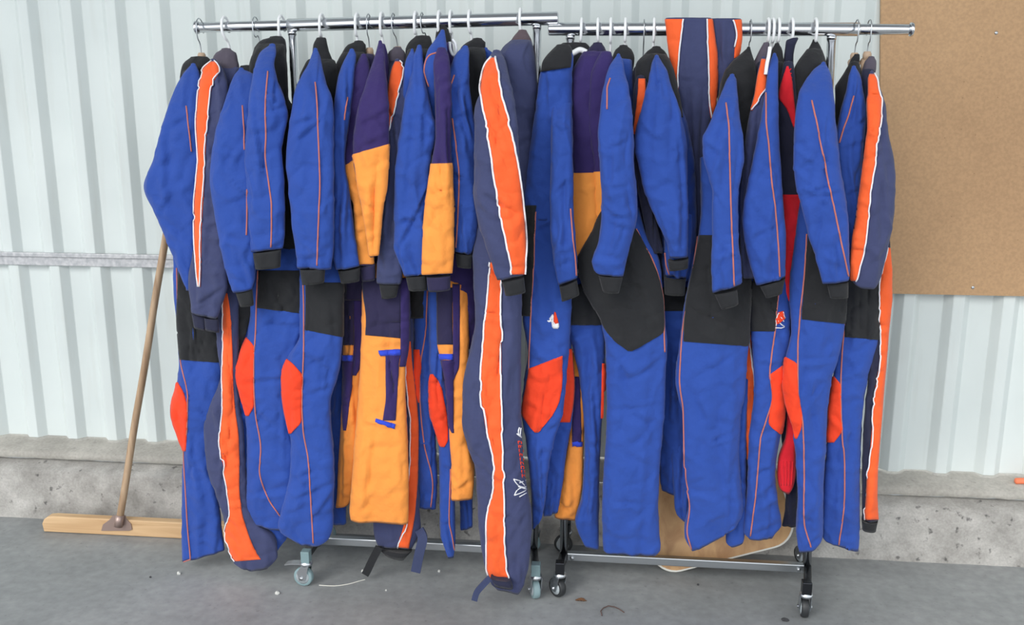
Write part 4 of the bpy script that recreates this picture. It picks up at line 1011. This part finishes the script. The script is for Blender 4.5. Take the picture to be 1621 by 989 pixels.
def rack(label, group, rail_px, ext_px, post_px, front_px, wheels, bar_z, ext_side):
    (xa, ya), (xb, yb) = rail_px
    A, B = at(xa, ya, YR), at(xb, yb, YR)
    P = [at(x, y, YR) for x, y in post_px]
    mid = (P[0] + P[1]) / 2
    root = empty('garment_rack', (mid.x, YR, 0)); tag(root, label, 'garment rack', group)
    R = .0195
    def rz(x): return A.z + (B.z - A.z) * (x - A.x) / (B.x - A.x)
    rail_tube('top_rail', A, B, R, 'chrome', root)
    (e0, e1) = ext_px
    E0, E1 = at(*e0, YR), at(*e1, YR)
    rail_tube('extension_rod', E0, E1, R * .80, 'chrome', root)
    d = (E1 - E0).normalized()
    lathe('end_cap', [(R * .85, -.006), (R * 1.02, -.004), (R * 1.02, .003), (R * .8, .005)], E1 if ext_side > 0 else E0, d, 'chrome', root, 28)
    Z0 = bar_z
    for i, p in enumerate(P):
        p = p.copy(); top_x = p.x; p.x += (.046 if (i == 1 and p.x > .5) else 0)
        tube('upright', [(p.x, YR, Z0 - .01), (top_x, YR, rz(top_x) - R + .004)], .0125, 'chrome', root, 20)
        # collar where the telescopic upright meets the rail
        lathe('rail_clamp', [(.0138, 0), (.0138, .012)], (top_x, YR, rz(top_x) - R - .010), (0, 0, 1), 'chrome', root, 20)
        fx, fy = front_px[i]
        f = at_z(fx, fy, 0.0)
        dx = f.x - p.x
        yf, yb_ = f.y, YR + .17
        zt = .098
        # foot running from front caster to back caster, kinked at the upright
        V = []; Fc = []
        hw, hh = .0125, .0125
        pts = [Vector((f.x, yf - .012, zt + .014)), Vector((p.x, YR, Z0 + .012)), Vector((p.x - dx * .6, yb_ + .012, zt + .014))]
        for q in pts:
            for a, b in ((-1, -1), (1, -1), (1, 1), (-1, 1)): V.append(q + Vector((hw * a, 0, hh * b)))
        for s_ in range(2):
            for k in range(4):
                a, b = s_ * 4 + k, s_ * 4 + (k + 1) % 4
                Fc.append((a, a + 4, b + 4, b))
        Fc += [(0, 1, 2, 3), (11, 10, 9, 8)]
        bevel_obj(mesh_obj('foot', V, Fc, 'dark_steel', root, False), .002)
        caster(root, f.x, yf, wheels[i][0], wheels[i][1], wheels[i][2])
        box('foot_socket', f.x - .0145, f.x + .0145, yf - .015, yf + .015, .086, zt + .03, 'grey_plastic' if wheels[i][0] == 'wheel_grey' else 'dark_steel', root, .002)
        caster(root, p.x - dx * .6, yb_, wheels[i][0], wheels[i][1] + .6, False)
        box('foot_socket', p.x - dx * .6 - .0145, p.x - dx * .6 + .0145, yb_ - .015, yb_ + .015, .086, zt + .03, 'grey_plastic' if wheels[i][0] == 'wheel_grey' else 'dark_steel', root, .002)
        s2 = 1 if i == 0 else -1
        lathe('bolt', [(.007, 0), (.007, .004), (.003, .006)], (p.x + s2 * .03, YR - .0125, Z0 + .012), (0, -1, 0), 'zinc', root, 12)
    box('base_bar', P[0].x + .012, P[1].x + (.046 if P[1].x > .5 else 0) - .012, YR - .0125, YR + .0125, Z0, Z0 + .028, 'zinc', root, .003)
    return root, rz
ZB1 = z_at(700, 872, YR - .0125); ZB2 = z_at(1080, 897, YR - .0125)
r1, rz1 = rack('chrome rolling clothes rack on the left with grey caster wheels', 'rolling chrome clothes racks',
     ((455, 40), (884, 29)), ((312, 43.5), (458, 40)), ((462, 45), (850, 32)), ((487, 926), (848, 948)),
     (('wheel_grey', 1.45, True), ('wheel_grey', .35, False)), ZB1, -1)
r2, rz2 = rack('chrome rolling clothes rack on the right with black caster wheels', 'rolling chrome clothes racks',
     ((868, 46), (1361, 46.5)), ((1356, 46.5), (1443, 46.5)), ((903, 46), (1317, 46)), ((886, 945), (1273, 978)),
     (('wheel_black', .75, False), ('wheel_black', -.1, False)), ZB2, 1)

# ------------------------------------------------------------------ hangers
def hanger(px, py_neck, label, style, rz, twist=0.0, arm=.13, group='hangers on the left rack', arm_px=None, lean=0):
    n3 = at(px, py_neck, YR)
    z = rz(n3.x)
    x = n3.x
    root = empty('coat_hanger', (x, YR, n3.z)); tag(root, label, 'hanger', group)
    mat = 'white_plastic' if style == 'plastic' else 'zinc'
    rad = .0042 if style == 'plastic' else .0018
    g = .024 + rad
    dx = lean
    pts = [(x, YR, n3.z - .01), (x + dx * .3, YR - .006, n3.z + (z - n3.z) * .35), (x + dx * .6, YR - .020, z - .034), (x + dx, YR - g, z - .012), (x + dx, YR - g * .92, z + .012), (x + dx, YR - g * .5, z + g * .9),
           (x + dx, YR, z + g * 1.05), (x + dx, YR + g * .6, z + g * .82), (x + dx, YR + g, z + .006), (x + dx, YR + g * .95, z - .016)]
    tube('hook', smooth_path(pts, 5), rad, mat, root, 10)
    v = Vector((x, YR, 0)).normalized()
    ca, sa = math.cos(twist), math.sin(twist)
    v = Vector((v.x * ca - v.y * sa, v.x * sa + v.y * ca, 0))
    c = Vector((x, YR, n3.z))
    am = 'hanger_wood' if style == 'wood' else ('white_plastic' if style == 'plastic' else 'zinc')
    if style == 'wood':
        ar = [.007, .014, .016, .0185, .016, .014, .007]
        pts = [c + v * (arm * q) + Vector((0, 0, -.028 - .055 * abs(q) ** 1.6)) for q in (-1, -.7, -.35, 0, .35, .7, 1)]
        tube('shoulder_bar', pts, ar, am, root, 12, .75)
        lathe('neck', [(.012, 0), (.0125, .02), (.009, .027)], c + Vector((0, 0, -.026)), (0, 0, 1), am, root, 14)
    else:
        rr = .0055 if style == 'plastic' else .0018
        pts = [c + v * (arm * q) + Vector((0, 0, -.008 - .07 * abs(q) ** 1.2)) for q in (-1, -.6, -.25, 0, .25, .6, 1)]
        tube('shoulder_bar', pts, rr, am, root, 10)
        pts = [c + v * (arm * q) + Vector((0, 0, -.078)) for q in (-1, 0, 1)]
        tube('lower_bar', pts, rr * .9, am, root, 10)
    if arm_px:
        q, Yo, rr = arm_px
        tube('arm', smooth_path([at(a, b, YR - Yo) for a, b in q], 6), rr, am, root, 10)
    return root
GHL, GHR = 'hangers on the left rack', 'hangers on the right rack'
HANG = [
 (319, 84, 'wooden hanger at the far left end of the left rail', 'wood', rz1, GHL, 0),
 (365, 82, 'thin wire hanger second from the left end holding the orange striped coverall', 'plastic', rz1, GHL, -.012),
 (412, 66, 'thin wire hanger third from the left end of the left rail', 'wire', rz1, GHL, -.012),
 (444, 62, 'white plastic hanger just left of the first chrome upright', 'plastic', rz1, GHL, .006),
 (509, 64, 'white plastic hanger alone just right of the first chrome upright', 'plastic', rz1, GHL, .004),
 (566, 68, 'white plastic hanger left of the two wooden hangers', 'plastic', rz1, GHL, .002),
 (585, 76, 'wooden hanger of the purple coverall in mid left rail', 'wood', rz1, GHL, 0),
 (606, 70, 'white plastic hanger right of the wooden hanger pair', 'plastic', rz1, GHL, 0),
 (630, 74, 'pale wooden hanger of the grey collared striped coverall', 'wood', rz1, GHL, -.012),
 (659, 61, 'white plastic hanger in front of the black collars', 'plastic', rz1, GHL, 0),
 (676, 63, 'white plastic hanger behind the black collars', 'wire', rz1, GHL, -.014),
 (696, 52, 'white plastic hanger of the coverall hung highest on the left rail', 'plastic', rz1, GHL, 0),
 (716, 62, 'white plastic hanger with its loop showing right of the tallest collar', 'plastic', rz1, GHL, -.003),
 (747, 64, 'white plastic hanger left of the big navy coverall', 'plastic', rz1, GHL, -.006),
 (827, 56, 'white plastic hanger of the big navy coverall at the right end', 'plastic', rz1, GHL, -.006),
 (918, 76, 'thick white plastic hanger showing its arm at the left of the right rail', 'plastic', rz2, GHR, .004),
 (948, 74, 'white plastic hanger second on the right rail', 'plastic', rz2, GHR, -.004),
 (966, 84, 'white plastic hanger third on the right rail', 'plastic', rz2, GHR, 0),
 (989, 75, 'white plastic hanger fourth on the right rail', 'plastic', rz2, GHR, 0),
 (1018, 92, 'wire hanger left of the draped trousers with a wooden neck', 'wood', rz2, GHR, 0),
 (1034, 76, 'white plastic hanger next to the draped trousers', 'plastic', rz2, GHR, 0),
 (1185, 78, 'wire hanger just right of the draped trousers', 'wire', rz2, GHR, .002),
 (1214, 72, 'white plastic hanger left of three close together', 'plastic', rz2, GHR, 0),
 (1221.5, 76, 'white plastic hanger in the middle of three close together', 'plastic', rz2, GHR, 0),
 (1230, 75, 'white plastic hanger right of three close together', 'plastic', rz2, GHR, 0),
 (1252, 64, 'white plastic hanger of the navy and crimson suit', 'plastic', rz2, GHR, 0),
 (1290, 66, 'white plastic hanger left of the right chrome upright', 'plastic', rz2, GHR, -.002),
 (1353, 84, 'wooden hanger second from the right end of the right rail', 'wood', rz2, GHR, 0),
 (1373, 82, 'wooden hanger last at the right end of the right rail', 'wood', rz2, GHR, 0),
]
for (px, py, lab, st, rz, gr, ln) in HANG:
    ap = None; am = .035 if st == 'wood' else .045; tw = 0
    if px == 918: ap = ([(897, 91), (908, 84), (918, 79), (928, 83)], .075, .0085); am = .05
    if px == 716: ap = ([(712, 66), (713, 78), (717, 87), (722, 84), (721, 70), (716, 62)], .13, .0042); am = .05
    if px == 1221.5: ap = ([(1219, 74), (1217, 88), (1214, 102), (1212, 118)], .2, .0052); am = .05
    hanger(px, py, lab, st, rz, tw, am, gr, ap, ln)

# ------------------------------------------------------------------ broom
def broom():
    Yb = at_z(180, 847, .002).y                      # front face of the head, tipped so that its back faces out
    p0, p1 = at(67, 835, Yb), at(330, 838, Yb)
    root = empty('push_broom', ((p0.x + p1.x) / 2, Yb, 0))
    tag(root, 'wide wooden push broom leaning beside the leftmost blue coverall', 'broom')
    x0, x1 = p0.x, p1.x + .12
    hz = at(180, 822, Yb).z
    out = [(x0 + .004, .002), (x1, .002), (x1, hz - .006), (x1 - .012, hz), (x0 + .05, hz), (x0 + .026, hz - .003), (x0 + .009, hz - .014), (x0, hz - .032)]
    bevel_obj(prism('head', out, Yb, Yb + .034, 'broom_wood', root), .0035)
    V = []; Fc = []
    random.seed(3)
    x = x0 + .008
    while x < x1 - .012:
        for r in range(3):
            st = len(V); cz = .008 + r * (hz - .03) / 3; j = random.uniform(-.003, .003)
            if cz > hz - .016 and x < x0 + .03: continue
            for (ax, az) in ((-.004, -.004), (.004, -.004), (.004, .004), (-.004, .004)): V.append((x + ax, Yb + .032, cz + az))
            for (ax, az) in ((-.006, -.006), (.006, -.006), (.006, .006), (-.006, .006)): V.append((x + ax + j - .004, Yb + .066, max(.001, cz + az + j)))
            Fc += [(st, st + 4, st + 5, st + 1), (st + 1, st + 5, st + 6, st + 2), (st + 2, st + 6, st + 7, st + 3), (st + 3, st + 7, st + 4, st), (st + 4, st + 7, st + 6, st + 5)]
        x += .011
    o = mesh_obj('bristles', V, Fc, 'bristle', root, False); o['kind'] = 'stuff'
    # handle leaning to the wall
    hb = at(188, 829, Yb - .016); ht0 = at(262, 376, 3.22)
    d = (ht0 - hb)
    top = hb + d * 1.13
    pts = [hb + (top - hb) * (i / 12) + Vector((math.sin(i * 1.3) * .0012, 0, 0)) for i in range(13)]
    tube('handle', pts, .0128, 'handle_wood', root, 14)
    # steel socket with its pressed plate
    dn = d.normalized()
    tube('socket', [hb - dn * .01, hb + dn * .035], [.0155, .015], 'broom_metal', root, 16)
    q = [(160, 840), (163, 830), (174, 822), (178, 816), (198, 816), (200, 822), (207, 829), (209, 838), (204, 840)]
    pl = [at(a, b, Yb - .004) for a, b in q]
    n = len(pl)
    V = list(pl) + [p + Vector((0, .004, 0)) for p in pl]
    Fc = [tuple(range(n)), tuple(range(2 * n - 1, n - 1, -1))] + [(i, i + n, (i + 1) % n + n, (i + 1) % n) for i in range(n)]
    mesh_obj('socket_plate', V, Fc, 'broom_metal', root, False)
broom()

# ------------------------------------------------------------------ table top leaning behind the right rack
def leaning_top():
    # outline in the board's own plane: u along X, v up the slope
    c0 = at_z(1062, 903, .004)
    th = math.radians(24)
    ex = Vector((.9985, 0, .0)); 
    tilt = math.radians(16.5)
    up = Vector((0, math.sin(th), math.cos(th)))
    u = (Vector((1, 0, 0)) * math.cos(tilt) + up * math.sin(tilt))
    v = (up * math.cos(tilt) - Vector((1, 0, 0)) * math.sin(tilt))
    nrm = u.cross(v).normalized()
    org = Vector((c0.x, c0.y, .012))
    # rounded corner polygon, corner at the lower left
    Lx, Lv, r = .50, .40, .085
    out = []
    for cx, cy, a0 in ((r, r, 180), (Lx - r, r, 270), (Lx - r, Lv - r, 0), (r, Lv - r, 90)):
        for i in range(9):
            a = math.radians(a0 + 90 * i / 8)
            out.append((cx + r * math.cos(a), cy + r * math.sin(a)))
    sh = -.05
    n = len(out)
    P = [org + u * (a + sh) + v * b for a, b in out]
    mz = min(p.z for p in P)
    P = [p + Vector((0, 0, .002 - mz)) for p in P]
    root = empty('table_top', (org.x + .25, org.y + .05, 0)); tag(root, 'wood grain table top with pale edging leaning behind the right rack', 'table top')
    T = .018
    V = [p for p in P] + [p - nrm * T for p in P]
    f = (nrm.y < 0)
    V = [p + nrm * (T if nrm.y < 0 else 0) for p in P] + [p + nrm * (0 if nrm.y < 0 else -T) for p in P]
    Fc = [tuple(range(n)), tuple(range(2 * n - 1, n - 1, -1))] + [(i, i + n, (i + 1) % n + n, (i + 1) % n) for i in range(n)]
    mesh_obj('panel', V, Fc, 'panel_wood', root, False)
    # edging band all round, slightly proud
    cen = sum(P, Vector()) / n
    VV = []; FF = []
    for i, p in enumerate(P):
        o_ = (p - cen).normalized()
        a, b = V[i], V[i + n]
        t = (a - b).normalized()
        VV += [a + t * .0012 - o_ * .004, a + t * .0012 + o_ * .0025, b - t * .0012 + o_ * .0025, b - t * .0012 - o_ * .004]
    for i in range(n):
        j = (i + 1) % n
        for k in range(4):
            FF.append((i * 4 + k, i * 4 + (k + 1) % 4, j * 4 + (k + 1) % 4, j * 4 + k))
    mesh_obj('edging', VV, FF, 'edge_white', root, False)
leaning_top()

# ------------------------------------------------------------------ litter on the floor
def pebble(px, py, w, h, mat, label, name='pebble', cat='pebble', seed=0):
    random.seed(seed)
    c = at_z(px, py, 0)
    bm = bmesh.new(); bmesh.ops.create_icosphere(bm, subdivisions=2, radius=1)
    for v in bm.verts:
        k = 1 + .3 * noise.noise(v.co * 1.6 + Vector((seed, 0, 0)))
        v.co = Vector((v.co.x * w * k, v.co.y * w * .8 * k, max(0, (v.co.z * .9 + .5) * h * k)))
    me = bpy.data.meshes.new(name); bm.to_mesh(me); bm.free(); me.materials.append(MATS[mat])
    o = bpy.data.objects.new(name, me); col.objects.link(o); o.location = c
    tag(o, label, cat)
pebble(283, 909, .0065, .008, 'stone_white', 'small white chip on the floor below the leftmost blue coverall', seed=1)
pebble(439, 940, .008, .008, 'stone_white', 'small white chip on the floor left of the braked caster', seed=2)
pebble(238, 914, .004, .004, 'dark_bit', 'tiny dark grit speck on the floor below the push broom', 'grit', 'grit', seed=3)
pebble(574, 905, .005, .006, 'stone_white', 'small white chip on the floor beside the hanging ankle strap', seed=4)
pebble(695, 905, .0045, .006, 'stone_white', 'small white chip on the floor between the grey casters', seed=5)
pebble(1105, 926, .004, .004, 'dark_bit', 'tiny dark grit speck on the floor in front of the table top', 'grit', 'grit', seed=6)
pebble(1243, 982, .011, .006, 'dark_bit', 'flat grey chip on the floor left of the rightmost caster', seed=7)
pebble(611, 935, .003, .004, 'stone_white', 'smallest pale chip on the floor under the orange legs', seed=8)
def leaf():
    c = at_z(920, 951, 0)
    V = []; Fc = []
    nu, nv = 10, 6
    for i in range(nu + 1):
        for j in range(nv + 1):
            a, b = i / nu, j / nv - .5
            w = .018 * math.sin(math.pi * min(1, a * 1.02)) ** .7
            z = .002 + .007 * (abs(b) * 2) * math.sin(math.pi * a) + .004 * noise.noise(Vector((a * 5, b * 5, 1)))
            V.append(c + Vector(((a - .5) * .036, b * w, max(.0008, z))))
    for i in range(nu):
        for j in range(nv):
            a = i * (nv + 1) + j
            Fc.append((a, a + nv + 1, a + nv + 2, a + 1))
    o = mesh_obj('dry_leaf', V, Fc, 'leaf_brown', None, True, c); tag(o, 'curled dry brown leaf on the floor by the black caster', 'leaf')
    s = o.modifiers.new('thickness', 'SOLIDIFY'); s.thickness = .0012
leaf()
tw = tube('twig', [at_z(x, y, .003) + Vector((0, 0, z)) for x, y, z in ((953, 974, 0), (951, 968, .002), (955, 963, .002), (963, 960, .003), (972, 961, .002), (980, 964, .001), (988, 969, 0))], .0017, 'twig_brown', None, 7)
tag(tw, 'thin curved brown twig on the floor near the dry leaf', 'twig')
cord = tube('string', smooth_path([at_z(x, y, .0015) for x, y in ((505, 926), (530, 927), (552, 924), (570, 919), (578, 917))], 5), .0014, 'edge_white', None, 6)
tag(cord, 'thin pale string on the floor beside the braked caster', 'string')
def orange_thing():
    Y = YW - .06
    a = at(1606, 762, Y); b = at(1650, 764, Y)
    z = a.z
    o = tube('rope_end', smooth_path([a + Vector((0, 0, .002)), a + Vector((.03, .0, .004)), a + Vector((.09, .01, .0)), a + Vector((.2, .0, .0))], 5), [.006] + [.011] * 15, 'plastic_orange', None, 12)
    tag(o, 'short orange rope end lying on the sill at the right edge', 'rope')
orange_thing()
print('OBJECTS', len(bpy.data.objects), 'VERTS', sum(len(m.vertices) for m in bpy.data.meshes))
